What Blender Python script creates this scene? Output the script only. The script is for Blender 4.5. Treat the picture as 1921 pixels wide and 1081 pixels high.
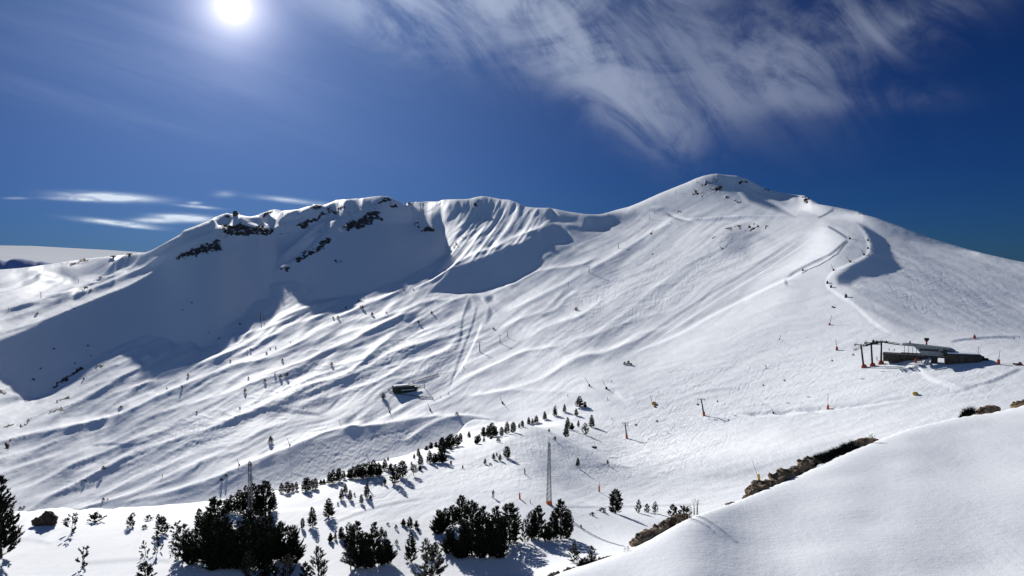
import bpy, bmesh, math, random
import numpy as np
from mathutils import Vector, Matrix

for o in list(bpy.data.objects):
    bpy.data.objects.remove(o)

# ------------------------------------------------------------------ camera
SC = bpy.context.scene
COL = SC.collection
FPX = 1437.0                       # focal length in pixels of the 1921 px wide photograph
PITCH = math.radians(2.59)
CP, SP = math.cos(PITCH), math.sin(PITCH)
cam_d = bpy.data.cameras.new('camera')
cam_d.sensor_width = 36.0
cam_d.lens = FPX / 1921.0 * 36.0
cam_d.clip_start = 0.2
cam_d.clip_end = 120000.0
cam = bpy.data.objects.new('camera', cam_d)
COL.objects.link(cam)
cam.location = (0, 0, 0)
cam.rotation_euler = (math.radians(90) - PITCH, 0, 0)
SC.camera = cam
SC.render.resolution_x, SC.render.resolution_y = 1024, 576


def ray(u, v):
    """world direction seen at a pixel of the photograph"""
    d = Vector(((u - 960.5), FPX * CP + (540.5 - v) * SP, -FPX * SP + (540.5 - v) * CP))
    return d.normalized()


def project(x, y, z):
    f = y * CP - z * SP
    up = y * SP + z * CP
    return 960.5 + FPX * x / f, 540.5 - FPX * up / f


# ------------------------------------------------------------------ sun, sky, exposure
SUN = ray(437, 12)
SUN_AZ = math.atan2(SUN.x, SUN.y)
SUN_EL = math.asin(SUN.z)
TAN_E = math.tan(SUN_EL)
sl = bpy.data.lights.new('sun', 'SUN')
sl.energy = 4.6
sl.angle = math.radians(0.53)
sl.color = (0.98, 0.955, 0.91)
so = bpy.data.objects.new('sun', sl)
COL.objects.link(so)
so.rotation_euler = (-SUN).to_track_quat('-Z', 'Y').to_euler()

SC.view_settings.view_transform = 'Standard'
SC.view_settings.look = 'None'
SC.view_settings.exposure = 0.42
SC.view_settings.gamma = 1.0


class NT:
    """small helper for building node trees"""
    def __init__(s, tree):
        s.t = tree
        s.n = tree.nodes
        s.l = tree.links

    def node(s, typ, **kw):
        n = s.n.new(typ)
        for k, v in kw.items():
            setattr(n, k, v)
        return n

    def put(s, sock, val):
        if isinstance(val, bpy.types.NodeSocket):
            s.l.new(val, sock)
        else:
            sock.default_value = val

    def math(s, op, a, b=0.0, c=0.0, clamp=False):
        n = s.node('ShaderNodeMath', operation=op, use_clamp=clamp)
        s.put(n.inputs[0], a)
        s.put(n.inputs[1], b)
        if len(n.inputs) > 2:
            s.put(n.inputs[2], c)
        return n.outputs[0]

    def vmath(s, op, a, b=(0, 0, 0)):
        n = s.node('ShaderNodeVectorMath', operation=op)
        s.put(n.inputs[0], a)
        s.put(n.inputs[1], b)
        return n.outputs['Value'] if op in ('DOT_PRODUCT', 'LENGTH') else n.outputs[0]

    def noise(s, vec, scale, detail=4.0, rough=0.5, dist=0.0):
        n = s.node('ShaderNodeTexNoise')
        s.put(n.inputs['Vector'], vec)
        n.inputs['Scale'].default_value = scale
        n.inputs['Detail'].default_value = detail
        n.inputs['Roughness'].default_value = rough
        n.inputs['Distortion'].default_value = dist
        return n.outputs['Fac']

    def ramp(s, fac, lo, hi, a=0.0, b=1.0, smooth=True):
        n = s.node('ShaderNodeMapRange')
        n.interpolation_type = 'SMOOTHSTEP' if smooth else 'LINEAR'
        s.put(n.inputs['Value'], fac)
        s.put(n.inputs['From Min'], lo)
        s.put(n.inputs['From Max'], hi)
        s.put(n.inputs['To Min'], a)
        s.put(n.inputs['To Max'], b)
        return n.outputs['Result']

    def mix(s, fac, a, b, mode='MIX'):
        n = s.node('ShaderNodeMix', data_type='RGBA', blend_type=mode)
        s.put(n.inputs[0], fac)
        s.put(n.inputs[6], a)
        s.put(n.inputs[7], b)
        return n.outputs[2]


world = bpy.data.worlds.new("World")
SC.world = world
world.use_nodes = True
W = NT(world.node_tree)
W.n.clear()
sky = W.node('ShaderNodeTexSky')
sky.sky_type = 'NISHITA'
sky.sun_disc = False
sky.sun_elevation = SUN_EL
sky.sun_rotation = SUN_AZ
sky.altitude = 3000
sky.air_density = 1.0
sky.dust_density = 0.0
sky.ozone_density = 3.0
SKYCOL = W.node('ShaderNodeHueSaturation')
SKYCOL.inputs['Hue'].default_value = 0.5
SKYCOL.inputs['Saturation'].default_value = 1.0
SKYCOL.inputs['Value'].default_value = 1.0
W.l.new(sky.outputs[0], SKYCOL.inputs['Color'])
geo = W.node('ShaderNodeTexCoord').outputs['Generated']
dirn = W.vmath('NORMALIZE', geo)
sep = W.node('ShaderNodeSeparateXYZ')
W.put(sep.inputs[0], dirn)
dx, dy, dz = sep.outputs
# angle to the sun, the bright disc seen through thin cloud and its aureole
cosang = W.vmath('DOT_PRODUCT', dirn, tuple(SUN))
ang = W.math('DEGREES', W.math('ARCCOSINE', W.math('MINIMUM', cosang, 0.999999)))
disc = W.ramp(ang, 0.45, 1.15, 1.0, 0.0)
aur1 = W.math('POWER', 2.718, W.math('MULTIPLY', ang, -1 / 1.1))
aur2 = W.math('POWER', 2.718, W.math('MULTIPLY', ang, -1 / 2.4))
aur3 = W.math('POWER', 2.718, W.math('MULTIPLY', W.math('MULTIPLY', ang, ang), -1 / 430.0))
# cirrus, laid out over the dome by gnomonic direction (x/y, z/y)
yy = W.math('MAXIMUM', dy, 0.05)
gx = W.math('DIVIDE', dx, yy)
gz = W.math('DIVIDE', dz, yy)


def gn(u, v):
    d = ray(u, v)
    return d.x / d.y, d.z / d.y


def blob(u, v, angle, ru, rv, amp=1.0, soft=1.0):
    """soft elliptical cloud patch; size in photo pixels, angle from horizontal"""
    cx, cz = gn(u, v)
    a = math.radians(angle)
    ca, sa = math.cos(a), math.sin(a)
    px = W.math('SUBTRACT', gx, cx)
    pz = W.math('SUBTRACT', gz, cz)
    a1 = W.math('ADD', W.math('MULTIPLY', px, ca * FPX / ru), W.math('MULTIPLY', pz, sa * FPX / ru))
    a2 = W.math('ADD', W.math('MULTIPLY', px, -sa * FPX / rv), W.math('MULTIPLY', pz, ca * FPX / rv))
    r2 = W.math('ADD', W.math('MULTIPLY', a1, a1), W.math('MULTIPLY', a2, a2))
    return W.math('MULTIPLY', W.math('POWER', 2.718, W.math('MULTIPLY', r2, -soft)), amp)


def gcoord(angle, su, sv, off=0.0):
    a = math.radians(angle)
    ca, sa = math.cos(a), math.sin(a)
    c = W.node('ShaderNodeCombineXYZ')
    W.put(c.inputs[0], W.math('ADD', W.math('MULTIPLY', gx, ca * su), W.math('MULTIPLY', gz, sa * su)))
    W.put(c.inputs[1], W.math('ADD', W.math('MULTIPLY', gx, -sa * sv), W.math('MULTIPLY', gz, ca * sv)))
    c.inputs[2].default_value = off
    return c.outputs[0]


def total(items):
    t = items[0]
    for i in items[1:]:
        t = W.math('ADD', t, i)
    return t


big = total([blob(700, 20, -32, 150, 55, 0.55), blob(850, 10, -25, 200, 60, 0.7), blob(1000, 35, -38, 190, 58, 1.5), blob(1100, 105, -50, 150, 45, 1.5),
             blob(1205, 185, -50, 90, 40, 1.25), blob(1260, 235, -40, 50, 26, 0.6), blob(1290, 90, -15, 230, 110, 0.75), blob(1480, 120, 24, 190, 60, 0.75),
             blob(1600, 60, 20, 230, 60, 0.55), blob(1560, 190, 2, 170, 22, 0.45), blob(1700, 48, 24, 70, 22, 0.5), blob(1050, -30, 0, 480, 60, 0.5)])
n1 = W.noise(gcoord(-42, 3.2, 7.0, 1.3), 1.7, 12.0, 0.62, 1.1)
n2 = W.noise(gcoord(10, 5.0, 7.0, 4.1), 1.6, 12.0, 0.62, 1.2)
nn = W.math('ADD', W.math('MULTIPLY', n1, 0.66), W.math('MULTIPLY', n2, 0.34))
cirrus = W.math('MULTIPLY', big, W.ramp(nn, 0.38, 0.64, 0.10, 1.25))
veil = total([blob(150, 60, -20, 420, 110, 0.5), blob(420, 110, -25, 260, 90, 0.5), blob(130, 190, -16, 260, 22, 0.45),
              blob(300, 228, -18, 110, 9, 0.45), blob(120, 180, -17, 120, 8, 0.4), blob(420, 190, -20, 260, 18, 0.25)])
n3 = W.noise(gcoord(-18, 1.6, 16.0, 7.7), 2.0, 7.0, 0.55, 0.3)
veil = W.math('MULTIPLY', veil, W.ramp(n3, 0.30, 0.72, 0.10, 1.0))
low = total([blob(205, 370, -3, 88, 8, 1.35, 1.6), blob(150, 374, -2, 60, 4, 0.8, 1.6), blob(215, 418, -6, 70, 5, 1.2, 1.6),
             blob(255, 426, -6, 40, 3, 0.6, 1.6), blob(345, 409, -3, 55, 7, 1.5, 1.6), blob(290, 414, -2, 42, 5, 0.9, 1.6),
             blob(370, 388, -5, 40, 3, 0.7, 1.6), blob(365, 381, 0, 14, 3, 0.5, 1.6), blob(420, 364, 0, 18, 5, 0.28),
             blob(545, 376, -6, 52, 4, 0.6), blob(30, 372, 0, 22, 2, 0.25)])
n4 = W.noise(gcoord(-4, 8.0, 40.0, 3.3), 3.0, 6.0, 0.6, 0.4)
low = W.math('MULTIPLY', low, W.ramp(n4, 0.25, 0.6, 0.3, 1.15))

TINT = W.mix(W.ramp(dy, -0.35, 0.35), (1.22, 1.22, 1.30, 1), (0.043, 0.126, 0.31, 1))  # unseen sky behind the camera is raised to brighten the shaded slopes
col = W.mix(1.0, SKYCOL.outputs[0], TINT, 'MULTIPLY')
CLOUD_V = 5.6
cirr_col = W.mix(aur3, (CLOUD_V * .66, CLOUD_V * .77, CLOUD_V * 1.05, 1), (CLOUD_V * 1.4, CLOUD_V * 1.5, CLOUD_V * 1.75, 1))
col = W.mix(W.math('SUBTRACT', 0.86, W.math('MULTIPLY', W.math('POWER', 2.718, W.math('MULTIPLY', cirrus, -0.85)), 0.86), clamp=True), col, cirr_col)
col = W.mix(W.math('MULTIPLY', veil, 0.3, clamp=True), col, (CLOUD_V * .50, CLOUD_V * .60, CLOUD_V * .95, 1))
col = W.mix(W.math('MINIMUM', low, 0.95), col, (CLOUD_V * 1.55, CLOUD_V * 1.7, CLOUD_V * 1.85, 1))
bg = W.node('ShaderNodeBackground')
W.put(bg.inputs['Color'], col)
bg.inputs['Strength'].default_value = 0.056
glowc = W.node('ShaderNodeVectorMath', operation='SCALE')
glowc.inputs[0].default_value = (1.0, 0.93, 0.86)
W.put(glowc.inputs['Scale'], W.math('ADD', W.math('MULTIPLY', disc, 8.0), W.math('MULTIPLY', aur1, 1.0)))
glow2 = W.node('ShaderNodeVectorMath', operation='SCALE')
glow2.inputs[0].default_value = (0.60, 0.62, 0.85)
W.put(glow2.inputs['Scale'], W.math('MULTIPLY', aur2, 0.42))
glow3 = W.node('ShaderNodeVectorMath', operation='SCALE')
glow3.inputs[0].default_value = (0.060, 0.096, 0.170)
W.put(glow3.inputs['Scale'], aur3)
gsum = W.vmath('ADD', W.vmath('ADD', glowc.outputs[0], glow2.outputs[0]), glow3.outputs[0])
bg2 = W.node('ShaderNodeBackground')
W.put(bg2.inputs['Color'], gsum)
bg2.inputs['Strength'].default_value = 1.2
addsh = W.node('ShaderNodeAddShader')
W.l.new(bg.outputs[0], addsh.inputs[0])
W.l.new(bg2.outputs[0], addsh.inputs[1])
wout = W.node('ShaderNodeOutputWorld')
W.l.new(addsh.outputs[0], wout.inputs[0])


# ------------------------------------------------------------------ scene bookkeeping
def tag(o, label=None, cat=None, group=None, kind=None, category=None):
    cat = cat or category
    if label:
        o['label'] = label
    if cat:
        o['category'] = cat
    if group:
        o['group'] = group
    if kind:
        o['kind'] = kind
    return o


def empty(name, loc=(0, 0, 0), rz=0.0, **kw):
    o = bpy.data.objects.new(name, None)
    o.empty_display_size = 0.5
    COL.objects.link(o)
    o.location = loc
    o.rotation_euler = (0, 0, rz)
    return tag(o, **kw)


def new_mat(name, color, rough=0.7, metal=0.0, spec=0.4):
    m = bpy.data.materials.new(name)
    m.use_nodes = True
    b = m.node_tree.nodes['Principled BSDF']
    b.inputs['Base Color'].default_value = (*color, 1)
    b.inputs['Roughness'].default_value = rough
    b.inputs['Metallic'].default_value = metal
    b.inputs['Specular IOR Level'].default_value = spec
    return m


def vary_mat(name, c1, c2, scale, rough=0.8, bump=0.0, detail=5.0, metal=0.0, stretch=(1, 1, 1)):
    """two-tone procedural material in object space"""
    m = new_mat(name, c1, rough, metal)
    T = NT(m.node_tree)
    b = T.n['Principled BSDF']
    co = T.node('ShaderNodeTexCoord').outputs['Object']
    vec = T.vmath('MULTIPLY', co, stretch)
    f = T.noise(vec, scale, detail, 0.6)
    T.put(b.inputs['Base Color'], T.mix(T.ramp(f, 0.35, 0.65), (*c1, 1), (*c2, 1)))
    if bump:
        bn = T.node('ShaderNodeBump')
        bn.inputs['Strength'].default_value = bump
        bn.inputs['Distance'].default_value = 0.1
        T.put(bn.inputs['Height'], T.noise(vec, scale * 3, 6, 0.6))
        T.l.new(bn.outputs[0], b.inputs['Normal'])
    return m

# ------------------------------------------------------------------ terrain: control heights
def az_e(u, v):
    d = ray(u, v)
    return math.atan2(d.x, d.y), d.z / math.hypot(d.x, d.y)


CTRL = []      # (azimuth, ln r, e = h / r)


def column(u, items, sky_drop=0.10):
    """one ground profile below photo column u; items: ('p', v, r) seen point, ('s', v, slope) next
    point reached by climbing at that slope, ('h', r, height) hidden ground"""
    r = h = None
    a0 = az_e(u, 560)[0]
    for it in items:
        if it[0] == 'p':
            a, e = az_e(u, it[1])
            r = it[2]
            h = e * r
        elif it[0] == 'h':
            r, h = it[1], it[2]
            a = a0
        else:
            a, e = az_e(u, it[1])
            s = it[2]
            k = s * r - h
            r2 = k / (s - e)
            # intermediate point keeps the profile straight
            if math.log(r2 / r) > 0.16:
                rm = math.sqrt(r * r2)
                CTRL.append((a0, math.log(rm), (h + s * (rm - r)) / rm))
            r, h = r2, e * r2
        CTRL.append((a0, math.log(r), h / r))
    # behind the skyline the ground falls away
    CTRL.append((a0, math.log(r * 1.10), (h - sky_drop * r * 0.10 * 2.5) / (r * 1.10)))
    CTRL.append((a0, math.log(r * 1.45), (h - sky_drop * r) / (r * 1.45)))
    CTRL.append((a0, math.log(8000), -0.06))


P, S_, H = 'p', 's', 'h'
for u in (-520, -250, 0):
    column(u, [(P, 1075, 126), (S_, 1000, -.055), (S_, 964, -.055), (H, 240, -82), (H, 360, -150),
               (P, 950, 620), (S_, 860, .125), (S_, 768, .125), (S_, 647, .33), (S_, 640, .10), (S_, 600, .12), (S_, 550, .12), (S_, 506, .08)])
column(150, [(P, 1075, 122), (S_, 1000, -.055), (S_, 963, -.055), (H, 230, -80), (H, 360, -148),
             (P, 948, 600), (S_, 860, .125), (S_, 760, .125), (S_, 700, .125), (S_, 578, .33), (S_, 570, .1), (S_, 545, .12), (S_, 515, .12), (S_, 488, .08)])
column(300, [(P, 1075, 117), (S_, 1000, -.055), (S_, 958, -.055), (H, 225, -80), (H, 400, -160),
             (P, 940, 550), (S_, 850, .125), (S_, 750, .125), (S_, 638, .125), (S_, 500, .33), (S_, 490, .15), (S_, 471, .15)])
column(370, [(P, 1075, 115), (S_, 1000, -.055), (S_, 950, -.055), (H, 220, -78), (H, 400, -158),
             (P, 930, 530), (S_, 850, .125), (S_, 740, .125), (S_, 650, .125), (S_, 455, .33), (S_, 445, .2), (S_, 426, .2)])
column(450, [(P, 1075, 112), (S_, 990, -.055), (S_, 937, -.055), (H, 225, -80), (H, 400, -154),
             (P, 920, 520), (S_, 850, .125), (S_, 720, .125), (S_, 603, .125), (S_, 432, .33), (S_, 420, .2), (S_, 404, .3)])
column(520, [(P, 1075, 111), (S_, 990, -.055), (S_, 925, -.055), (H, 230, -80), (H, 400, -152),
             (P, 908, 530), (S_, 820, .125), (S_, 700, .125), (S_, 580, .125), (S_, 430, .33), (S_, 415, .2), (S_, 394, .3)])
column(600, [(P, 1075, 110), (S_, 990, -.055), (S_, 903, -.055), (H, 250, -80), (H, 420, -152),
             (P, 890, 560), (S_, 800, .125), (S_, 680, .125), (S_, 562, .125), (S_, 400, .33), (S_, 385, .25)])
column(690, [(P, 1075, 108), (S_, 980, -.055), (S_, 885, -.055), (H, 270, -83), (H, 440, -152),
             (P, 872, 580), (S_, 800, .125), (S_, 700, .125), (S_, 555, .17), (S_, 380, .332), (S_, 371, .2)])
column(760, [(P, 1075, 110), (S_, 970, -.055), (S_, 858, -.055), (H, 300, -86), (H, 460, -152),
             (P, 846, 610), (S_, 790, .13), (S_, 730, .125), (S_, 640, .17), (S_, 530, .18), (S_, 388, .335), (S_, 379, .2)])
column(850, [(P, 1075, 110), (S_, 960, -.055), (S_, 836, -.075), (H, 340, -92), (H, 480, -150),
             (P, 824, 620), (S_, 730, .13), (S_, 640, .15), (S_, 550, .19), (S_, 500, .20), (S_, 440, .22), (S_, 374, .22)])
column(920, [(P, 1075, 110), (S_, 960, -.06), (S_, 818, -.105), (H, 380, -98), (H, 500, -145),
             (P, 806, 632), (S_, 730, .12), (S_, 640, .14), (S_, 550, .17), (S_, 480, .22), (S_, 420, .20), (S_, 369, .22)])
column(1000, [(P, 1075, 108), (S_, 950, -.07), (S_, 870, -.10), (S_, 786, -.125), (H, 440, -100), (H, 540, -135),
              (P, 775, 665), (S_, 700, .12), (S_, 620, .15), (S_, 525, .17), (S_, 435, .31), (S_, 415, .2), (S_, 383, .2)])
column(1060, [(P, 1075, 100), (P, 1030, 125), (P, 930, 190), (P, 870, 250), (P, 800, 355), (P, 768, 435), (H, 545, -118),
              (P, 757, 660), (S_, 700, .10), (S_, 600, .15), (S_, 480, .17), (S_, 425, .25), (S_, 397, .25)])
column(1110, [(P, 1075, 95), (P, 1020, 130), (P, 930, 215), (P, 870, 292), (P, 800, 415), (P, 748, 580),
              (S_, 725, .0), (S_, 690, .05), (S_, 600, .12), (S_, 500, .155), (S_, 425, .19), (S_, 402, .33)])
column(1200, [(H, 55, -30), (P, 1020, 130), (P, 965, 180), (P, 930, 265), (P, 870, 370), (P, 822, 470), (P, 780, 570), (P, 750, 650),
              (S_, 700, .09), (S_, 600, .13), (S_, 500, .165), (S_, 430, .19), (S_, 379, .24)])
column(1280, [(H, 55, -29), (H, 120, -46), (P, 960, 200), (P, 920, 290), (P, 870, 385), (P, 820, 480), (P, 765, 590), (P, 740, 645),
              (S_, 700, .10), (S_, 600, .145), (S_, 500, .18), (S_, 430, .20), (S_, 347, .27)])
column(1345, [(H, 55, -28), (H, 150, -58), (P, 940, 270), (P, 900, 340), (P, 850, 420), (P, 780, 550), (P, 740, 635),
              (S_, 700, .11), (S_, 600, .155), (S_, 500, .19), (S_, 430, .21), (S_, 380, .26), (S_, 329, .3)])
column(1450, [(H, 55, -27), (H, 150, -58), (P, 910, 330), (P, 860, 410), (P, 800, 510), (P, 740, 620),
              (S_, 700, .115), (S_, 600, .16), (S_, 520, .19), (S_, 440, .21), (S_, 412, .12), (S_, 370, .26), (S_, 359, .2)])
column(1550, [(H, 55, -25), (H, 150, -55), (P, 860, 375), (P, 840, 410), (P, 770, 500), (P, 720, 570),
              (S_, 640, .125), (S_, 550, .165), (S_, 470, .19), (S_, 425, .19), (S_, 405, .16), (S_, 388, .3)])
column(1650, [(H, 55, -22), (H, 150, -52), (P, 800, 410), (P, 735, 465), (P, 690, 500), (S_, 650, .06), (S_, 600, .105), (S_, 540, .145),
              (S_, 480, .165), (S_, 440, .18), (S_, 414, .15)])
column(1750, [(H, 55, -20), (H, 150, -50), (P, 790, 390), (P, 740, 430), (P, 690, 475), (P, 665, 500), (P, 640, 600), (S_, 600, .08),
              (S_, 540, .12), (S_, 490, .14), (S_, 448, .16)])
column(1900, [(H, 55, -19), (H, 150, -48), (P, 745, 410), (P, 700, 455), (P, 660, 520), (P, 635, 610), (S_, 580, .1), (S_, 530, .12), (S_, 487, .14)])
for u in (2120, 2500):
    column(u, [(H, 55, -18), (H, 150, -46), (P, 735, 410), (P, 695, 455), (P, 655, 530), (P, 632, 610), (S_, 580, .1), (S_, 545, .13), (S_, 520, .12)])

NA, NR = 1040, 830
AZ = np.linspace(math.radians(-43.5), math.radians(43.5), NA)
RHO = np.linspace(math.log(52.0), math.log(3600.0), NR)
DA, DR = AZ[1] - AZ[0], RHO[1] - RHO[0]


def tps(ctrl, az, rho, kx=1.6):
    c = np.array(ctrl)
    px, py, val = c[:, 0] * kx, c[:, 1], c[:, 2]
    n = len(val)

    def phi(d2):
        return 0.5 * d2 * np.log(d2 + 1e-12)
    K = phi((px[:, None] - px) ** 2 + (py[:, None] - py) ** 2) + np.eye(n) * 2e-4
    Q = np.stack([np.ones(n), px, py], 1)
    A = np.block([[K, Q], [Q.T, np.zeros((3, 3))]])
    sol = np.linalg.solve(A, np.concatenate([val, np.zeros(3)]))
    A_, R_ = np.meshgrid(az * kx, rho)
    out = sol[n] + sol[n + 1] * A_ + sol[n + 2] * R_
    for i in range(n):
        out += sol[i] * phi((A_ - px[i]) ** 2 + (R_ - py[i]) ** 2)
    return out


def resize(a, ny, nx):
    """bilinear resample of a grid"""
    h, w = a.shape
    y = np.linspace(0, h - 1, ny)
    x = np.linspace(0, w - 1, nx)
    y0 = np.clip(y.astype(int), 0, h - 2)
    x0 = np.clip(x.astype(int), 0, w - 2)
    fy = (y - y0)[:, None]
    fx = (x - x0)[None]
    return (a[y0][:, x0] * (1 - fy) * (1 - fx) + a[y0 + 1][:, x0] * fy * (1 - fx)
            + a[y0][:, x0 + 1] * (1 - fy) * fx + a[y0 + 1][:, x0 + 1] * fy * fx)


def cubic_up(a, ny, nx):
    def up(a, n):
        h = a.shape[0]
        y = np.linspace(0, h - 1, n)
        i = np.clip(np.floor(y).astype(int), 0, h - 2)
        t = (y - i)[:, None]
        g = lambda k: a[np.clip(i + k, 0, h - 1)]
        p0, p1, p2, p3 = g(-1), g(0), g(1), g(2)
        return p1 + 0.5 * t * (p2 - p0 + t * (2 * p0 - 5 * p1 + 4 * p2 - p3 + t * (3 * (p1 - p2) + p3 - p0)))
    return up(up(a, ny).T, nx).T


E0 = cubic_up(tps(CTRL, np.linspace(AZ[0], AZ[-1], 208), np.linspace(RHO[0], RHO[-1], 166)), NR, NA)

SKYLINE = [(-900, 520), (-300, 512), (0, 506), (40, 503), (75, 498), (100, 495), (130, 490), (160, 486), (205, 481), (245, 477), (272, 474), (285, 470), (300, 461), (320, 450), (338, 440),
    (345, 432), (365, 425), (390, 415), (402, 408), (415, 403), (425, 400), (435, 402), (440, 398), (447, 398), (452, 404), (470, 408), (478, 406), (490, 401),
    (505, 395), (515, 393), (530, 396), (545, 394), (560, 393), (575, 388), (590, 383), (607, 385), (618, 381), (633, 375), (650, 374), (665, 373), (680, 372),
    (700, 369), (715, 368), (728, 369), (745, 375), (770, 380), (800, 379), (823, 378), (830, 375), (845, 374), (870, 374), (882, 373), (893, 370), (905, 368),
    (920, 370), (940, 374), (955, 375), (970, 380), (985, 388), (1003, 390), (1030, 390), (1045, 393), (1070, 398), (1100, 402), (1125, 402), (1140, 399),
    (1160, 393), (1180, 388), (1200, 380), (1220, 371), (1240, 362), (1265, 352), (1290, 342), (1305, 335), (1320, 330), (1335, 327), (1345, 326), (1360, 328),
    (1383, 330), (1400, 335), (1414, 343), (1430, 351), (1442, 356), (1460, 360), (1480, 364), (1496, 366), (1510, 367), (1521, 374), (1535, 380), (1552, 386),
    (1580, 391), (1610, 397), (1640, 407), (1670, 418), (1700, 429), (1740, 444), (1780, 457), (1820, 469), (1860, 479), (1900, 488), (1921, 492), (2000, 505), (2300, 520), (2800, 525)]
SKY_E = np.interp(AZ, [az_e(*p)[0] for p in SKYLINE], [az_e(*p)[1] for p in SKYLINE])


def fit_skyline(E, w0, w1, want):
    i0 = int(np.searchsorted(RHO, math.log(700)))
    k = np.argmax(E[i0:], axis=0) + i0
    top = E[k, np.arange(NA)]
    rs = RHO[k]
    rs = np.convolve(np.pad(rs, 36, 'edge'), np.hanning(75)[1:-1] / np.hanning(75).sum(), 'valid')
    w = np.clip((RHO[:, None] - (rs[None] - w0)) / (w0 - w1), 0, 1)
    w = w * w * (3 - 2 * w)
    return E + (want - top)[None] * w


kern = np.exp(-np.linspace(-2, 2, 41) ** 2)
SMOOTH_E = np.convolve(np.pad(SKY_E, 20, 'edge'), kern / kern.sum(), 'valid')
E0 = fit_skyline(E0, 0.30, 0.0, SMOOTH_E)

# ------------------------------------------------------------------ relief: folds, gullies, shaded faces
# Each stroke follows a crest or a hollow of the hillside. The relief is then found as the height
# field whose slope towards the sun carries those folds, so light and shadow come from the ground itself.
PW, PH = 961, 561                    # half-resolution chart of the hillside, origin at v = -40
relief = np.zeros((PH, PW), np.float32)
face = np.zeros((PH, PW), np.float32)
rock = np.zeros((PH, PW), np.float32)
tone = np.full((PH, PW), 0.275, np.float32)    # how squarely the open ground meets the sun


def poly_mask(pts, soft=1.5):
    pts = [((x) / 2, (y + 40) / 2) for x, y in pts]
    xs = [p[0] for p in pts]
    ys = [p[1] for p in pts]
    m = int(soft * 3 + 2)
    x0, x1 = max(0, int(min(xs)) - m), min(PW, int(max(xs)) + m + 2)
    y0, y1 = max(0, int(min(ys)) - m), min(PH, int(max(ys)) + m + 2)
    X, Y = np.meshgrid(np.arange(x0, x1), np.arange(y0, y1))
    ins = np.zeros(X.shape, bool)
    d = np.full(X.shape, 1e9)
    for i in range(len(pts)):
        ax, ay = pts[i - 1]
        bx, by = pts[i]
        if ay != by:
            c = ((ay > Y) != (by > Y)) & (X < (bx - ax) * (Y - ay) / (by - ay) + ax)
            ins ^= c
        L = (bx - ax) ** 2 + (by - ay) ** 2 + 1e-9
        t = np.clip(((X - ax) * (bx - ax) + (Y - ay) * (by - ay)) / L, 0, 1)
        d = np.minimum(d, np.hypot(X - ax - t * (bx - ax), Y - ay - t * (by - ay)))
    sd = np.where(ins, d, -d)
    return (slice(y0, y1), slice(x0, x1)), np.clip(0.5 + sd / (2 * soft), 0, 1)


def smooth_line(pts, step=6.0):
    """Catmull-Rom resampling"""
    p = [pts[0]] + list(pts) + [pts[-1]]
    out = []
    for i in range(1, len(p) - 2):
        n = max(2, int(math.dist(p[i], p[i + 1]) / step))
        for k in range(n):
            t = k / n
            q = []
            for c in (0, 1):
                a, b, d, e = p[i - 1][c], p[i][c], p[i + 1][c], p[i + 2][c]
                q.append(0.5 * (2 * b + (d - a) * t + (2 * a - 5 * b + 4 * d - e) * t * t + (3 * b - a - 3 * d + e) * t ** 3))
            out.append(tuple(q))
    out.append(pts[-1])
    return out


def line_field(pts, wmax):
    """signed distance (positive below the line) and position along it, near a polyline"""
    pts = [(x / 2, (y + 40) / 2) for x, y in smooth_line(pts)]
    m = int(wmax / 2 * 2.6 + 3)
    xs = [p[0] for p in pts]
    ys = [p[1] for p in pts]
    x0, x1 = max(0, int(min(xs)) - m), min(PW, int(max(xs)) + m + 2)
    y0, y1 = max(0, int(min(ys)) - m), min(PH, int(max(ys)) + m + 2)
    if x1 <= x0 or y1 <= y0:
        return None, None, None
    X, Y = np.meshgrid(np.arange(x0, x1), np.arange(y0, y1))
    best = np.full(X.shape, 1e9)
    sgn = np.ones(X.shape)
    tt = np.zeros(X.shape)
    tot = sum(math.dist(pts[i], pts[i + 1]) for i in range(len(pts) - 1)) + 1e-9
    acc = 0
    for i in range(len(pts) - 1):
        ax, ay = pts[i]
        bx, by = pts[i + 1]
        L = math.dist(pts[i], pts[i + 1])
        if L < 1e-6:
            continue
        traw = ((X - ax) * (bx - ax) + (Y - ay) * (by - ay)) / L ** 2
        t = np.clip(traw, 0, 1)
        ex, ey = X - ax - t * (bx - ax), Y - ay - t * (by - ay)
        d = np.hypot(ex, ey)
        nx, ny = -(by - ay) / L, (bx - ax) / L
        if ny < 0 or (ny == 0 and nx < 0):
            nx, ny = -nx, -ny
        s = np.where((X - ax) * nx + (Y - ay) * ny >= 0, 1.0, -1.0)
        k = d < best
        best = np.where(k, d, best)
        sgn = np.where(k, s, sgn)
        tt = np.where(k, (acc + t * L) / tot, tt)
        acc += L
    return (slice(y0, y1), slice(x0, x1)), best * sgn * 2, tt


def fold(pts, wu=10, au=0.10, wd=18, ad=0.10, taper=0.12):
    """crest of a fold: sunlit above the line, shaded flank below it"""
    sl_, d, t = line_field(pts, max(wu, wd))
    if sl_ is None:
        return
    end = np.clip(np.minimum(t, 1 - t) / taper, 0, 1) ** 0.7
    up = .8 * au * np.exp(-(d / wu) ** 2) * (d <= 0)
    dn = -.62 * ad * np.exp(-((d - wd * 0.45) / wd) ** 2) * np.clip(d / 3.0, 0, 1) * (d > 0)
    up2 = au * np.exp(-(d / 2.5) ** 2) * (d > 0) * 0.6
    relief[sl_] += (end * (up + dn + up2)).astype(np.float32)


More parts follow.
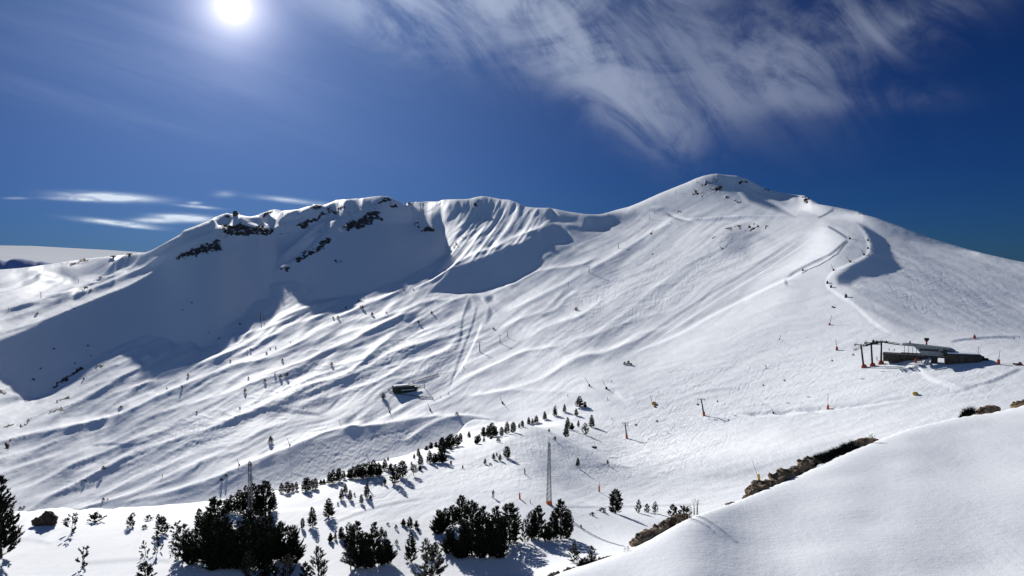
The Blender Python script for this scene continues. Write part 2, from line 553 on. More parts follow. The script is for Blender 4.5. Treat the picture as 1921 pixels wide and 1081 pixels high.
def band(pts, w, a, taper=0.1, arr=None):
    """plain bright (a > 0) or dull (a < 0) strip"""
    arr = relief if arr is None else arr
    sl_, d, t = line_field(pts, w)
    if sl_ is None:
        return
    end = np.clip(np.minimum(t, 1 - t) / taper, 0.0, 1)
    val = (a * end * np.exp(-(d / w) ** 2)).astype(np.float32)
    if arr is relief:
        arr[sl_] += val
    else:
        arr[sl_] = np.maximum(arr[sl_], val)


def zone(pts, a, soft=6.0):
    s, m = poly_mask(pts, soft)
    relief[s] += (a * m).astype(np.float32)


def shade(pts, k=1.0, soft=1.5):
    s, m = poly_mask(pts, soft)
    face[s] = np.maximum(face[s], (k * m).astype(np.float32))


def level(pts, val, soft=14):
    s, m = poly_mask(pts, soft)
    tone[s] = (tone[s] * (1 - m) + val * m).astype(np.float32)


def unshade(pts, soft=1.5):
    s, m = poly_mask(pts, soft)
    face[s] *= (1 - m).astype(np.float32)


level([(-80, 1200), (-80, 962), (140, 964), (300, 960), (450, 937), (600, 903), (760, 858), (920, 818), (1060, 768), (1120, 748), (1250, 760), (1500, 790), (1921, 740), (1990, 1200)], .33, 5)
level([(830, 620), (900, 500), (1010, 510), (1120, 410), (1335, 325), (1580, 392), (1620, 440), (1560, 520), (1640, 640), (1500, 700), (1120, 748), (900, 740)], .36, 30)
level([(1120, 748), (1250, 700), (1450, 660), (1600, 620), (1740, 660), (1921, 680), (1921, 760), (1500, 800), (1250, 775)], .29, 16)
level([(1180, 830), (1450, 815), (1520, 840), (1300, 880), (1150, 868)], .44, 12)
level([(1560, 430), (1640, 425), (1760, 460), (1930, 500), (1990, 660), (1820, 625), (1690, 610), (1600, 560), (1580, 520)], .165, 10)
level([(1300, 680), (1480, 530), (1560, 530), (1640, 620), (1500, 680)], .30, 14)
level([(830, 380), (900, 368), (1040, 392), (1000, 430), (900, 490), (800, 540), (740, 545), (840, 470)], .30, 6)
level([(560, 832), (640, 806), (720, 797), (830, 790), (930, 792), (900, 815), (760, 850), (600, 895), (450, 925), (300, 945), (430, 890)], .16, 6)

level([(-60, 500), (280, 470), (400, 430), (300, 500), (120, 590), (-60, 650)], .24, 8)
level([(1640, 418), (1700, 430), (1780, 458), (1850, 480), (1850, 486), (1790, 478), (1720, 462), (1660, 448)], .15, 12)

# the great shaded wall of the left ridge
shade([(-40, 655), (0, 643), (60, 615), (117, 590), (140, 579), (187, 559), (247, 534), (267, 522), (290, 508), (300, 499), (320, 480), (360, 458),
       (397, 441), (413, 432), (470, 427), (513, 434), (547, 424), (583, 412), (617, 392), (640, 378), (690, 372), (735, 374), (780, 381), (823, 380), (825, 400),
       (828, 423), (837, 450), (837, 477), (807, 497), (763, 523), (733, 533), (690, 550), (633, 560), (587, 563), (573, 553), (587, 550),
       (567, 537), (553, 528), (513, 533), (503, 543), (510, 562), (487, 563), (473, 573), (460, 593), (443, 603), (417, 617), (417, 630),
       (407, 643), (400, 647), (377, 655), (360, 643), (333, 648), (310, 637), (277, 630), (233, 647), (197, 665), (173, 680), (153, 700),
       (123, 723), (93, 742), (67, 750), (47, 747), (40, 730), (20, 715), (0, 710), (-40, 705)])
shade([(-40, 790), (0, 768), (47, 750), (30, 745), (0, 765), (-40, 780)])
unshade([(516, 506), (518, 488), (530, 476), (553, 454), (578, 432), (602, 418), (628, 412), (606, 442), (586, 462), (566, 480), (542, 494)], 2)
level([(516, 506), (530, 476), (578, 432), (628, 412), (586, 462), (542, 494)], .42, 3)
unshade([(519, 468), (524, 463), (532, 465), (536, 472), (530, 478), (522, 477)], 2)
# upper ridge hollows
shade([(400, 425), (420, 403), (432, 400), (445, 402), (456, 408), (450, 418), (430, 426), (410, 429)], 1, 1.5)
shade([(478, 408), (500, 396), (515, 393), (541, 397), (533, 412), (518, 430), (505, 430), (490, 420)], 1, 1.5)
unshade([(643, 393), (655, 380), (664, 376), (680, 375), (668, 381), (655, 390)], 1.5)
unshade([(680, 386), (690, 374), (722, 371), (718, 376), (700, 378), (690, 384)], 1.5)
# middle combe, saddle
shade([(845, 505), (900, 485), (930, 473), (953, 461), (982, 455), (1019, 427), (1038, 419), (1050, 424), (1063, 435), (1070, 454), (1054, 459), (1029, 459),
       (1010, 482), (1002, 507), (963, 530), (935, 538), (900, 548), (860, 552), (820, 550), (800, 553)])
shade([(1035, 392), (1075, 398), (1123, 403), (1120, 413), (1089, 426), (1063, 422), (1038, 418), (1046, 408)])
shade([(995, 397), (993, 415), (975, 440), (950, 455), (930, 462), (948, 430), (972, 402)], 0.55, 4)
# hollow right of the curving road
shade([(1606, 418), (1622, 424), (1650, 441), (1663, 454), (1672, 476), (1689, 504), (1666, 514), (1609, 523), (1593, 536), (1571, 534),
       (1568, 520), (1603, 495), (1634, 479), (1634, 457), (1619, 432)], 1.0, 2.2)
shade([(1397, 423), (1420, 432), (1447, 451), (1416, 452), (1400, 482), (1356, 480), (1347, 463), (1365, 432)], 0.6, 7)
shade([(1381, 357), (1419, 369), (1457, 385), (1491, 408), (1435, 391), (1403, 379)], 0.9, 2.5)
shade([(793, 580), (783, 593), (767, 610), (753, 603), (767, 590)], 0.9, 2)
shade([(880, 557), (884, 568), (883, 580), (872, 590), (866, 598), (874, 575)], 0.8, 2)
shade([(906, 558), (916, 554), (925, 556), (924, 566), (914, 571), (908, 566)], 0.9, 2)
shade([(917, 575), (925, 588), (918, 602), (909, 610), (912, 590)], 0.8, 2)
shade([(690, 768), (560, 782), (556, 784), (540, 795), (500, 812), (470, 830), (440, 843), (400, 860), (395, 866), (440, 858), (480, 840), (510, 822), (535, 800), (556, 790)], 0.4, 4)
shade([(617, 750), (612, 756), (595, 765), (570, 770), (550, 766), (580, 755), (600, 745), (612, 742)], 0.8, 2)
shade([(760, 785), (805, 787), (790, 800), (750, 812), (715, 820), (690, 808), (720, 800)], 0.4, 4)
shade([(840, 785), (880, 787), (930, 790), (900, 792), (860, 797), (845, 790)], 0.4, 4)
shade([(1130, 668), (1100, 690), (1050, 704), (1000, 722), (950, 738), (900, 744), (960, 733), (1010, 712), (1045, 692), (1085, 672)], 0.4, 4)
shade([(225, 665), (250, 655), (266, 650), (262, 660), (240, 670)], 0.9, 2)
shade([(257, 675), (275, 665), (290, 668), (280, 678), (268, 683)], 0.9, 2)
shade([(1235, 440), (1250, 428), (1263, 425), (1258, 436), (1244, 442)], 0.4, 4)
shade([(35, 530), (50, 516), (100, 504), (140, 495), (165, 490), (200, 487), (245, 482), (268, 486), (255, 497), (232, 503), (215, 512), (190, 518), (160, 520),
       (148, 522), (140, 530), (128, 525), (110, 521), (80, 523), (55, 531), (20, 542), (-40, 552), (-40, 538), (0, 533)], .8, 2.5)

F = fold
F([(640, 595), (567, 637), (500, 670), (443, 682), (400, 700), (350, 720), (300, 740), (267, 757), (213, 780), (133, 800), (50, 818), (-20, 833)], 10, .10, 22, .12)
F([(277, 685), (227, 707), (187, 730), (143, 753), (110, 775)], 8, .12, 16, .12)
F([(300, 713), (253, 727), (213, 757), (190, 775)], 7, .10, 10, .12)
F([(290, 735), (250, 750), (200, 775)], 6, .1, 8, .1)
F([(700, 600), (660, 640), (600, 663), (550, 693), (480, 715), (400, 745), (330, 765), (250, 790)], 8, .07, 16, .07)
F([(640, 697), (567, 730), (467, 770), (400, 800), (300, 833), (260, 847), (200, 877), (143, 907), (93, 933), (67, 947)], 9, .12, 18, .10)
F([(553, 785), (500, 803), (443, 833), (367, 877), (283, 917), (200, 940), (133, 957)], 10, .10, 20, .06)
F([(720, 796), (640, 803), (567, 828), (493, 858), (433, 883), (367, 908), (283, 931), (200, 951)], 7, .16, 22, .10)
F([(870, 778), (800, 782), (720, 795), (640, 803)], 9, .14, 16, .12)
F([(252, 850), (203, 873), (150, 903), (96, 929), (53, 957)], 7, .14, 14, .12)
F([(330, 800), (250, 825), (192, 850), (139, 871), (85, 901), (47, 920), (20, 940)], 8, .12, 18, .11)
F([(410, 850), (320, 890), (267, 916), (203, 940), (137, 957)], 6, .13, 12, .10)
F([(360, 850), (300, 880), (240, 905), (180, 935)], 6, .10, 10, .08)
F([(150, 812), (90, 835), (20, 855), (-20, 870)], 8, .08, 18, .08)
F([(120, 850), (60, 870), (0, 890), (-30, 900)], 8, .10, 18, .10)
F([(230, 775), (170, 790), (90, 805), (0, 830)], 6, .08, 12, .08)
F([(793, 577), (733, 597), (667, 633), (617, 653), (567, 677), (500, 700)], 8, .10, 18, .10)
F([(850, 623), (800, 640), (733, 660), (683, 693), (640, 710), (560, 745)], 8, .11, 16, .11)
F([(860, 625), (840, 653), (793, 673), (760, 683), (710, 713), (643, 735), (590, 760)], 7, .12, 14, .10)
F([(747, 620), (700, 657), (660, 693), (620, 710), (560, 727), (480, 760)], 7, .13, 18, .12)
F([(720, 640), (680, 668), (640, 690), (590, 705), (540, 730)], 6, .08, 12, .09)
F([(1047, 648), (977, 661), (927, 683), (860, 715), (840, 735)], 6, .12, 14, .08)
F([(1220, 625), (1160, 650), (1127, 663), (1077, 671), (1043, 693), (1003, 716), (927, 737), (877, 745)], 7, .12, 12, .06)
F([(1250, 615), (1200, 627), (1143, 655), (1060, 668)], 8, .08, 14, .08)
F([(1126, 476), (1089, 495), (1038, 504), (1007, 510), (960, 533), (905, 556)], 7, .12, 20, .06)
F([(1280, 412), (1240, 425), (1183, 458), (1120, 497), (1060, 530), (1000, 560), (940, 590)], 9, .09, 24, .08)
F([(1372, 455), (1293, 493), (1214, 551), (1151, 602), (1101, 630), (1040, 645)], 9, .05, 26, .06)
F([(1130, 560), (1090, 590), (1030, 610), (980, 640)], 8, .08, 18, .08)
F([(1240, 560), (1180, 600), (1120, 625), (1080, 640)], 7, .06, 16, .07)
F([(1060, 540), (1020, 580), (970, 600), (930, 620)], 6, .07, 14, .08)
F([(1085, 545), (1060, 560), (1040, 580), (1010, 590)], 5, .08, 10, .10)
F([(870, 745), (960, 733), (1040, 735), (1100, 740)], 7, .08, 10, .05)
F([(560, 745), (480, 770), (380, 800)], 6, .08, 12, .08)
F([(930, 790), (880, 780), (840, 783), (800, 800), (753, 833)], 5, .18, 14, .08)
F([(700, 660), (650, 680), (600, 690)], 5, .06, 10, .06)
F([(640, 560), (580, 575), (520, 600), (470, 640), (420, 665), (380, 690)], 7, .12, 14, .10)
F([(700, 560), (640, 580), (560, 605), (500, 635), (450, 665)], 6, .09, 10, .09)
F([(760, 540), (700, 565), (620, 600)], 6, .10, 10, .09)
F([(480, 600), (450, 640), (400, 670), (340, 690), (300, 705)], 6, .10, 12, .10)
F([(560, 590), (520, 610), (480, 650), (430, 672)], 5, .08, 8, .09)
F([(850, 560), (800, 565), (760, 580), (700, 600)], 6, .09, 10, .07)
F([(900, 552), (850, 562), (800, 590), (750, 620)], 6, .08, 12, .07)
# upper ridge and left spur streaks
F([(397, 441), (360, 455), (320, 474), (270, 500), (200, 530), (120, 560), (40, 590), (-20, 610)], 8, .16, 10, .10)
F([(340, 450), (300, 470), (250, 497), (180, 528), (100, 556), (20, 580)], 5, .12, 6, .12)
F([(310, 498), (285, 510), (247, 531), (187, 556), (117, 586), (60, 612), (0, 640)], 9, .18, 3, .0)
F([(240, 540), (160, 572), (80, 600), (0, 625)], 5, .08, 6, .12)
F([(165, 545), (120, 550), (60, 565), (0, 585)], 8, .10, 14, .12)
F([(120, 525), (70, 530), (30, 545), (-20, 560)], 8, .10, 10, .10)
F([(200, 520), (150, 535), (110, 560), (40, 575)], 6, .10, 8, .08)
F([(130, 600), (70, 620), (0, 645)], 5, .1, 6, .1)
F([(620, 415), (590, 425), (560, 453), (530, 478)], 6, .22, 3, .0)
F([(413, 428), (440, 422), (470, 424), (500, 432)], 3, .18, 3, .0)
F([(560, 398), (545, 410), (520, 430), (550, 422), (590, 400)], 5, .14, 5, .0)
F([(640, 377), (600, 395), (570, 405), (540, 420)], 5, .10, 6, .14)
# lit spur in the middle of the skyline
spr = random.Random(41)
for k in range(12):
    o = k * 11 + spr.uniform(-6, 6)
    au_ = spr.uniform(.04, .17)
    F([(900 + o, 372 + k * 1.5), (870 + o * .9, 420 + k * 3), (840 + o * .7, 465 + k * 5), (800 + o * .5, 505 + k * 5), (755 + o * .4, 535 + k * 3)][:spr.choice((3, 4, 5))], spr.uniform(2.5, 5), au_, spr.uniform(3, 6), au_, .2)
F([(1038, 412), (1000, 432), (960, 446), (930, 462), (880, 480), (840, 505), (800, 530)], 5, .20, 4, .05)
F([(1020, 395), (1000, 430), (965, 440)], 6, .1, 4, .0)
zone([(828, 380), (870, 373), (895, 380), (880, 410), (850, 450), (838, 440), (828, 410)], .04, 6)
# right-hand mountain
zone([(1430, 363), (1500, 372), (1565, 392), (1540, 405), (1497, 410), (1470, 395)], .09, 5)
zone([(1540, 423), (1590, 448), (1556, 480), (1505, 505), (1471, 526), (1400, 560), (1425, 530), (1500, 480), (1520, 440)], .14, 7)
zone([(1271, 630), (1340, 592), (1435, 545), (1475, 530), (1480, 560), (1450, 610), (1380, 650), (1300, 680), (1200, 700)], .08, 10)
zone([(1700, 500), (1921, 520), (1921, 620), (1700, 600), (1620, 560)], -.05, 20)
zone([(1250, 350), (1340, 335), (1380, 360), (1330, 400), (1200, 400)], .03, 12)
band([(1590, 448), (1556, 478), (1505, 504), (1471, 524)], 2.5, -.22)
band([(1590, 448), (1565, 432), (1550, 425)], 2, -.2)
band([(1471, 524), (1475, 534), (1470, 530)], 2, -.2)
band([(1565, 395), (1550, 404), (1530, 409)], 2, -.06)
band([(1603, 416), (1622, 440), (1628, 465), (1620, 482), (1590, 498), (1560, 512), (1550, 535), (1566, 550), (1600, 572), (1640, 608), (1680, 630)], 3.0, .12)
band([(1612, 416), (1636, 445), (1638, 465), (1628, 487), (1600, 504), (1572, 522), (1562, 540)], 6, -.04)
band([(1590, 560), (1640, 585), (1700, 612), (1740, 620)], 8, -.06)
for o in (0, 7, 16, 24):
    band([(1497 + o, 445), (1400 + o, 510), (1300 + o, 572), (1183 + o, 650)], 2.2, -.085)
    band([(1500 + o, 446), (1403 + o, 512), (1303 + o, 574), (1186 + o, 652)], 1.8, .07)
band([(1504, 512), (1435, 543), (1340, 590), (1271, 628), (1180, 665)], 3, .10)
band([(1500, 506), (1430, 538), (1335, 584), (1266, 622)], 7, -.06)
band([(1020, 430), (1200, 395), (1300, 408), (1400, 405), (1500, 408)], 3, .0)
band([(1210, 392), (1240, 395), (1270, 407), (1310, 412), (1400, 406), (1490, 408)], 2.2, .12)
band([(1210, 396), (1240, 399), (1270, 411), (1310, 416), (1400, 410)], 2.2, -.10)
# pistes, paths and banks on the lower slopes
band([(1380, 777), (1450, 777), (1530, 770), (1600, 763), (1700, 748)], 2.2, -.20)
band([(1380, 780), (1450, 780), (1530, 773), (1600, 766), (1700, 751)], 2.0, .10)
band([(1780, 642), (1820, 636), (1870, 633), (1910, 633)], 2.0, -.25)
band([(1845, 722), (1870, 712), (1890, 702), (1912, 692)], 4, -.16)
band([(1662, 662), (1690, 680), (1720, 692), (1745, 712), (1800, 728)], 5, .12)
band([(1655, 668), (1684, 686), (1710, 700)], 3, -.07)
band([(1780, 740), (1850, 718), (1921, 690)], 2, -.14)
band([(1230, 767), (1290, 745), (1330, 735), (1400, 728)], 3, -.06)
band([(840, 735), (855, 690), (870, 650), (885, 610), (895, 570)], 2, -.10)
band([(905, 600), (890, 640), (865, 690), (842, 720)], 2, .10)
band([(880, 560), (867, 600), (862, 640), (850, 660)], 2, -.10)
band([(640, 742), (615, 770), (590, 778), (560, 776), (520, 772), (475, 770)], 2, -.10)
band([(475, 768), (530, 768), (570, 775), (610, 783)], 2, -.10)
band([(170, 838), (210, 834), (250, 836), (280, 828)], 2, -.16)
band([(560, 540), (500, 590), (450, 610), (350, 620), (290, 628)], 1.6, -.02)
band([(1050, 762), (1110, 745), (1170, 762), (1230, 775)], 8, -.04)
band([(1150, 735), (1170, 750), (1190, 745)], 5, .08)
# near slopes
band([(100, 965), (200, 955), (330, 935), (430, 908)], 3, .06)
band([(0, 1010), (60, 1015), (100, 1022)], 4, -.04)
band([(150, 1060), (250, 1052), (330, 1055)], 5, -.06)
band([(620, 985), (700, 955), (800, 935)], 3, -.08)
band([(500, 960), (600, 955), (700, 960)], 4, .04)
band([(1060, 880), (1120, 872), (1180, 880)], 5, -.08)
band([(1040, 952), (1200, 950), (1330, 945)], 2, -.09)
band([(1280, 905), (1400, 880), (1500, 850), (1600, 820)], 10, -.03)
zone([(1200, 830), (1450, 820), (1500, 850), (1300, 880), (1150, 868)], .05, 10)

R = lambda pts, w, a=1.0: band(pts, w, a, 0.15, rock)
for pts, w in (([(405, 440), (413, 431), (435, 427), (470, 427), (513, 435), (530, 430)], 5), ([(420, 437), (450, 436), (500, 440)], 3.5),
               ([(318, 490), (345, 480), (380, 470), (410, 464), (428, 452)], 6), ([(380, 462), (400, 455), (425, 450)], 3.5),
               ([(547, 427), (583, 416), (617, 397)], 3.5), ([(600, 408), (630, 393), (650, 380)], 2.5),
               ([(551, 494), (580, 476), (610, 456), (624, 444)], 4), ([(636, 434), (675, 416), (700, 405), (718, 393)], 4.5),
               ([(660, 430), (690, 418), (700, 412)], 3), ([(708, 382), (730, 374), (735, 371)], 3), ([(725, 388), (748, 386)], 3), ([(755, 383), (780, 382)], 2),
               ([(703, 407), (717, 416)], 2.5), ([(775, 422), (790, 423)], 2), ([(783, 434), (812, 430)], 2.5), ([(628, 496), (642, 489)], 2.5),
               ([(436, 399), (447, 402)], 4), ([(486, 408), (500, 400), (518, 395)], 3.5), ([(580, 390), (605, 385)], 3), ([(892, 378), (897, 392)], 3),
               ([(870, 438), (876, 450)], 2.5), ([(860, 455), (850, 470)], 2.5), ([(528, 510), (541, 502)], 2.5),
               ([(1308, 346), (1328, 338)], 2.5), ([(1336, 352), (1352, 354)], 3), ([(1340, 342), (1350, 334)], 2.5), ([(1298, 360), (1310, 358)], 2), ([(1312, 370), (1320, 368)], 2),
               ([(1362, 430), (1376, 427)], 3), ([(1384, 424), (1396, 426)], 3.5), ([(1404, 430), (1418, 424)], 3), ([(1432, 423), (1436, 428)], 2.5),
               ([(1335, 449), (1347, 446)], 2.5), ([(1388, 341), (1408, 342)], 3), ([(1432, 352), (1446, 358)], 2.5), ([(1505, 372), (1519, 376)], 3.5),
               ([(1358, 374), (1366, 372)], 2), ([(1375, 379), (1395, 378)], 2), ([(1352, 465), (1362, 468)], 2), ([(1310, 508), (1314, 507)], 1.6),
               ([(1218, 435), (1224, 433)], 1.8), ([(1255, 421), (1262, 420)], 1.8), ([(1225, 478), (1230, 474)], 1.6),
               ([(98, 740), (112, 722), (130, 705), (145, 694), (160, 688)], 2.6), ([(-10, 732), (12, 741)], 4), ([(105, 755), (125, 745), (132, 740)], 3),
               ([(88, 775), (120, 765)], 2.2), ([(170, 687), (195, 685)], 2.2), ([(14, 845), (24, 822)], 2.2), ([(1270, 395), (1283, 402)], 2.5),
               ([(125, 500), (145, 492), (168, 488)], 3), ([(205, 481), (217, 479)], 3), ([(238, 477), (248, 477)], 2.5),
               ([(0, 800), (40, 795), (70, 785)], 1.8), ([(150, 545), (175, 540)], 1.5)):
    R(pts, w * 1.75)

for zone_, val in (([(318, 492), (345, 470), (400, 445), (430, 440), (420, 458), (360, 480)], .52), ([(402, 436), (440, 420), (520, 430), (560, 420), (540, 440), (470, 446), (410, 448)], .50),
                  ([(540, 430), (600, 396), (650, 380), (720, 372), (760, 380), (740, 392), (700, 402), (640, 425), (560, 490), (545, 492), (600, 440), (570, 430)], .42),
                  ([(864, 380), (898, 376), (900, 400), (876, 450), (850, 474), (842, 466), (862, 430)], .40), ([(1290, 366), (1310, 342), (1340, 330), (1362, 342), (1358, 360), (1320, 372)], .48),
                  ([(1340, 445), (1370, 424), (1420, 420), (1445, 425), (1430, 440), (1380, 445), (1350, 470)], .42), ([(1380, 336), (1420, 342), (1470, 362), (1440, 362), (1395, 348)], .45),
                  ([(770, 420), (812, 426), (812, 440), (775, 436)], .40), ([(95, 745), (120, 712), (160, 685), (165, 692), (130, 725), (105, 760)], .42), ([(120, 505), (170, 487), (172, 494), (128, 510)], .45)):
    s_, m_ = poly_mask(zone_, 3)
    rock[s_] = np.maximum(rock[s_], ((val + .13) * m_).astype(np.float32))
rng = np.random.default_rng(7)


def vnoise(x, y, seed):
    """smooth value noise on arbitrary coordinates, about -1..1"""
    g = np.random.default_rng(seed).uniform(-1, 1, (256, 256)).astype(np.float32)
    xi, yi = np.floor(x).astype(int), np.floor(y).astype(int)
    fx, fy = x - xi, y - yi
    fx = fx * fx * (3 - 2 * fx)
    fy = fy * fy * (3 - 2 * fy)
    g00, g10 = g[yi & 255, xi & 255], g[yi & 255, (xi + 1) & 255]
    g01, g11 = g[(yi + 1) & 255, xi & 255], g[(yi + 1) & 255, (xi + 1) & 255]
    return (g00 * (1 - fx) + g10 * fx) * (1 - fy) + (g01 * (1 - fx) + g11 * fx) * fy


def lookup(arr, u, v):
    x = np.clip(u / 2, 0, PW - 1.01)
    y = np.clip((v + 40) / 2, 0, PH - 1.01)
    xi, yi = x.astype(int), y.astype(int)
    fx, fy = x - xi, y - yi
    return (arr[yi, xi] * (1 - fx) + arr[yi, xi + 1] * fx) * (1 - fy) + (arr[yi + 1, xi] * (1 - fx) + arr[yi + 1, xi + 1] * fx) * fy


# undulation fields on the chart: long folds that follow the lie of the hillside
Xc, Yc = np.meshgrid(np.arange(PW) * 2.0, np.arange(PH) * 2.0 - 40)


def streak(angle, la, lb, seed):
    a = math.radians(angle)
    wx = Xc + 14 * vnoise(Xc / 90, Yc / 60, seed + 50)
    wy = Yc + 10 * vnoise(Xc / 90, Yc / 60, seed + 51)
    s = wx * math.cos(a) - wy * math.sin(a)
    t = wx * math.sin(a) + wy * math.cos(a)
    return vnoise(s / la + 40, t / lb + 40, seed)


und = np.zeros_like(relief)
for pts, amp, ang, sc in (([(-60, 1100), (-60, 640), (430, 600), (640, 540), (850, 560), (950, 640), (900, 760), (560, 870), (100, 1000)], .088, 27, 1.0),
                          ([(-60, 680), (-60, 500), (280, 480), (420, 430), (300, 500), (120, 600)], .05, 24, .9),
                          ([(850, 640), (900, 500), (1060, 440), (1300, 380), (1500, 400), (1480, 520), (1260, 640), (1000, 760)], .050, 33, 1.0),
                          ([(900, 760), (1300, 640), (1500, 520), (1700, 640), (1921, 640), (1921, 760), (1400, 950), (700, 1000), (560, 930)], .03, 18, .8),
                          ([(600, 370), (840, 370), (840, 480), (600, 560), (300, 620), (0, 700), (0, 640), (300, 500)], .05, 30, 1.0),
                          ([(830, 380), (900, 368), (1040, 390), (1000, 430), (800, 540), (740, 540), (840, 470)], .11, 50, .7),
                          ([(1640, 440), (1960, 500), (1960, 650), (1700, 620), (1560, 550)], .03, -22, 1.0)):
    s, m = poly_mask(pts, 16)
    f = 0.35 * streak(ang, 120 * sc, 15 * sc, 3) + 0.55 * streak(ang + 5, 80 * sc, 8 * sc, 4) + 0.65 * streak(ang - 4, 60 * sc, 4.2 * sc, 5) + .35 * streak(ang + 2, 30 * sc, 2.6 * sc, 6)
    und[s] += amp * m * f[s]
relief += und.astype(np.float32)


GROOVES = []


def ski_tracks(pts, n, ang, length, amp, seed):
    """wandering lines cut by skis inside an outline"""
    g = random.Random(seed)
    sl_, m = poly_mask(pts, 3)
    ys, xs = np.nonzero(m > 0.6)
    for _ in range(n):
        k = g.randrange(len(xs))
        x, y = (xs[k] + sl_[1].start) * 2.0, (ys[k] + sl_[0].start) * 2.0 - 40
        a = math.radians(ang + g.gauss(0, 9))
        L = length * g.uniform(.4, 1.3)
        wob, ph, per = g.uniform(1.5, 5.0), g.uniform(0, 6.3), g.uniform(16, 40)
        line = []
        for i in range(int(L / 5) + 3):
            t = i * 5.0
            o = wob * math.sin(ph + t / per * 2 * math.pi)
            line.append((x - t * math.cos(a) - o * math.sin(a), y + t * math.sin(a) - o * math.cos(a)))
        A = 1.0 * amp * g.uniform(.4, 1.2)
        band(line, 1.6, -A, .2)
        band([(p[0] + .5, p[1] - 3.0) for p in line], 1.6, A * .8, .2)
        GROOVES.append((line, amp * g.uniform(.5, 1.3)))
        GROOVES.append(([(p[0] + g.uniform(5, 9), p[1] + g.uniform(3, 6)) for p in line[:max(3, len(line) // 2)]], amp * g.uniform(.3, 1.0)))


def blur(a, n):
    k = np.exp(-np.linspace(-2, 2, 2 * n + 1) ** 2)
    k /= k.sum()
    a = np.apply_along_axis(lambda r: np.convolve(np.pad(r, n, 'edge'), k, 'valid'), 1, a)
    return np.apply_along_axis(lambda r: np.convolve(np.pad(r, n, 'edge'), k, 'valid'), 0, a)


# crisper crests and troughs
relief = (relief + 0.8 * (relief - blur(relief, 4)) + 0.35 * (relief - blur(relief, 10))).astype(np.float32)


ski_tracks([(1150, 800), (1300, 690), (1500, 610), (1600, 650), (1640, 720), (1560, 760), (1400, 770), (1330, 860), (1180, 860)], 150, 24, 90, .055, 1)
ski_tracks([(1000, 800), (1150, 770), (1400, 800), (1300, 870), (1000, 900), (880, 860)], 110, 32, 70, .05, 2)
ski_tracks([(1660, 690), (1760, 670), (1900, 700), (1900, 730), (1700, 760)], 40, 15, 50, .05, 3)
ski_tracks([(480, 905), (640, 815), (760, 800), (880, 800), (760, 850), (600, 895)], 90, 22, 80, .045, 4)
ski_tracks([(1000, 700), (1150, 600), (1300, 560), (1450, 460), (1400, 430), (1250, 440), (1080, 560)], 110, 38, 70, .035, 5)
ski_tracks([(1640, 470), (1880, 530), (1880, 620), (1650, 590)], 60, -28, 60, .03, 6)
ski_tracks([(560, 700), (800, 610), (900, 600), (880, 700), (700, 740)], 60, 26, 90, .05, 7)
ski_tracks([(100, 900), (400, 760), (640, 640), (700, 700), (400, 860)], 90, 30, 110, .05, 8)
ski_tracks([(600, 950), (900, 880), (1200, 880), (1400, 880), (1200, 960), (1000, 1000), (700, 1020)], 60, 10, 90, .03, 9)
relief += (0.018 * vnoise(Xc / 12, Yc / 4, 12) + 0.02 * vnoise(Xc / 5, Yc / 2.6, 13)).astype(np.float32) * (1 - face * .5) * (Yc < 900)


def grad_l(q, cD, sD):
    """slope towards the sun of a height field d = r q on the polar grid"""
    g = cD * q
    g[:-1] += cD * (q[1:] - q[:-1]) / DRc
    g[:, :-1] -= sD[:, :-1] * (q[:, 1:] - q[:, :-1]) / DAc
    return g


def solve_relief(target, wgt, lam, q, dr, da, cD, sD, iters, mu=0.12):
    def ops(q):
        qr = np.zeros_like(q)
        qr[:-1] = (q[1:] - q[:-1]) / dr
        qa = np.zeros_like(q)
        qa[:, :-1] = (q[:, 1:] - q[:, :-1]) / da
        return cD * (q + qr) - sD * qa, mu * (sD * (q + qr) + cD * qa)

    def adj(a, b):
        A = cD * a + mu * sD * b
        B = -sD * a + mu * cD * b
        o = A.copy()
        o[1:] += A[:-1] / dr
        o[:-1] -= A[:-1] / dr
        o[:, 1:] += B[:, :-1] / da
        o[:, :-1] -= B[:, :-1] / da
        return o

    def AtA(q):
        a, b = ops(q)
        return adj(wgt * a, wgt * b) + lam * lam * q
    r = adj(wgt * target, np.zeros_like(q)) - AtA(q)
    p = r.copy()
    rs = (r * r).sum()
    for _ in range(iters):
        Ap = AtA(p)
        al = rs / ((p * Ap).sum() + 1e-20)
        q = q + al * p
        r = r - al * Ap
        rn = (r * r).sum()
        p = r + rn / rs * p
        rs = rn
    return q


cosA, sinA = np.cos(AZ)[None], np.sin(AZ)[None]
rr = np.exp(RHO)[:, None]


def chart(E):
    """photo coordinates and visibility of every grid node"""
    u, v = project(rr * sinA, rr * cosA, rr * E)
    m = np.maximum.accumulate(E, axis=0)
    vis = np.clip(1 - (m - E) / 0.004, 0, 1)
    return u, v, vis


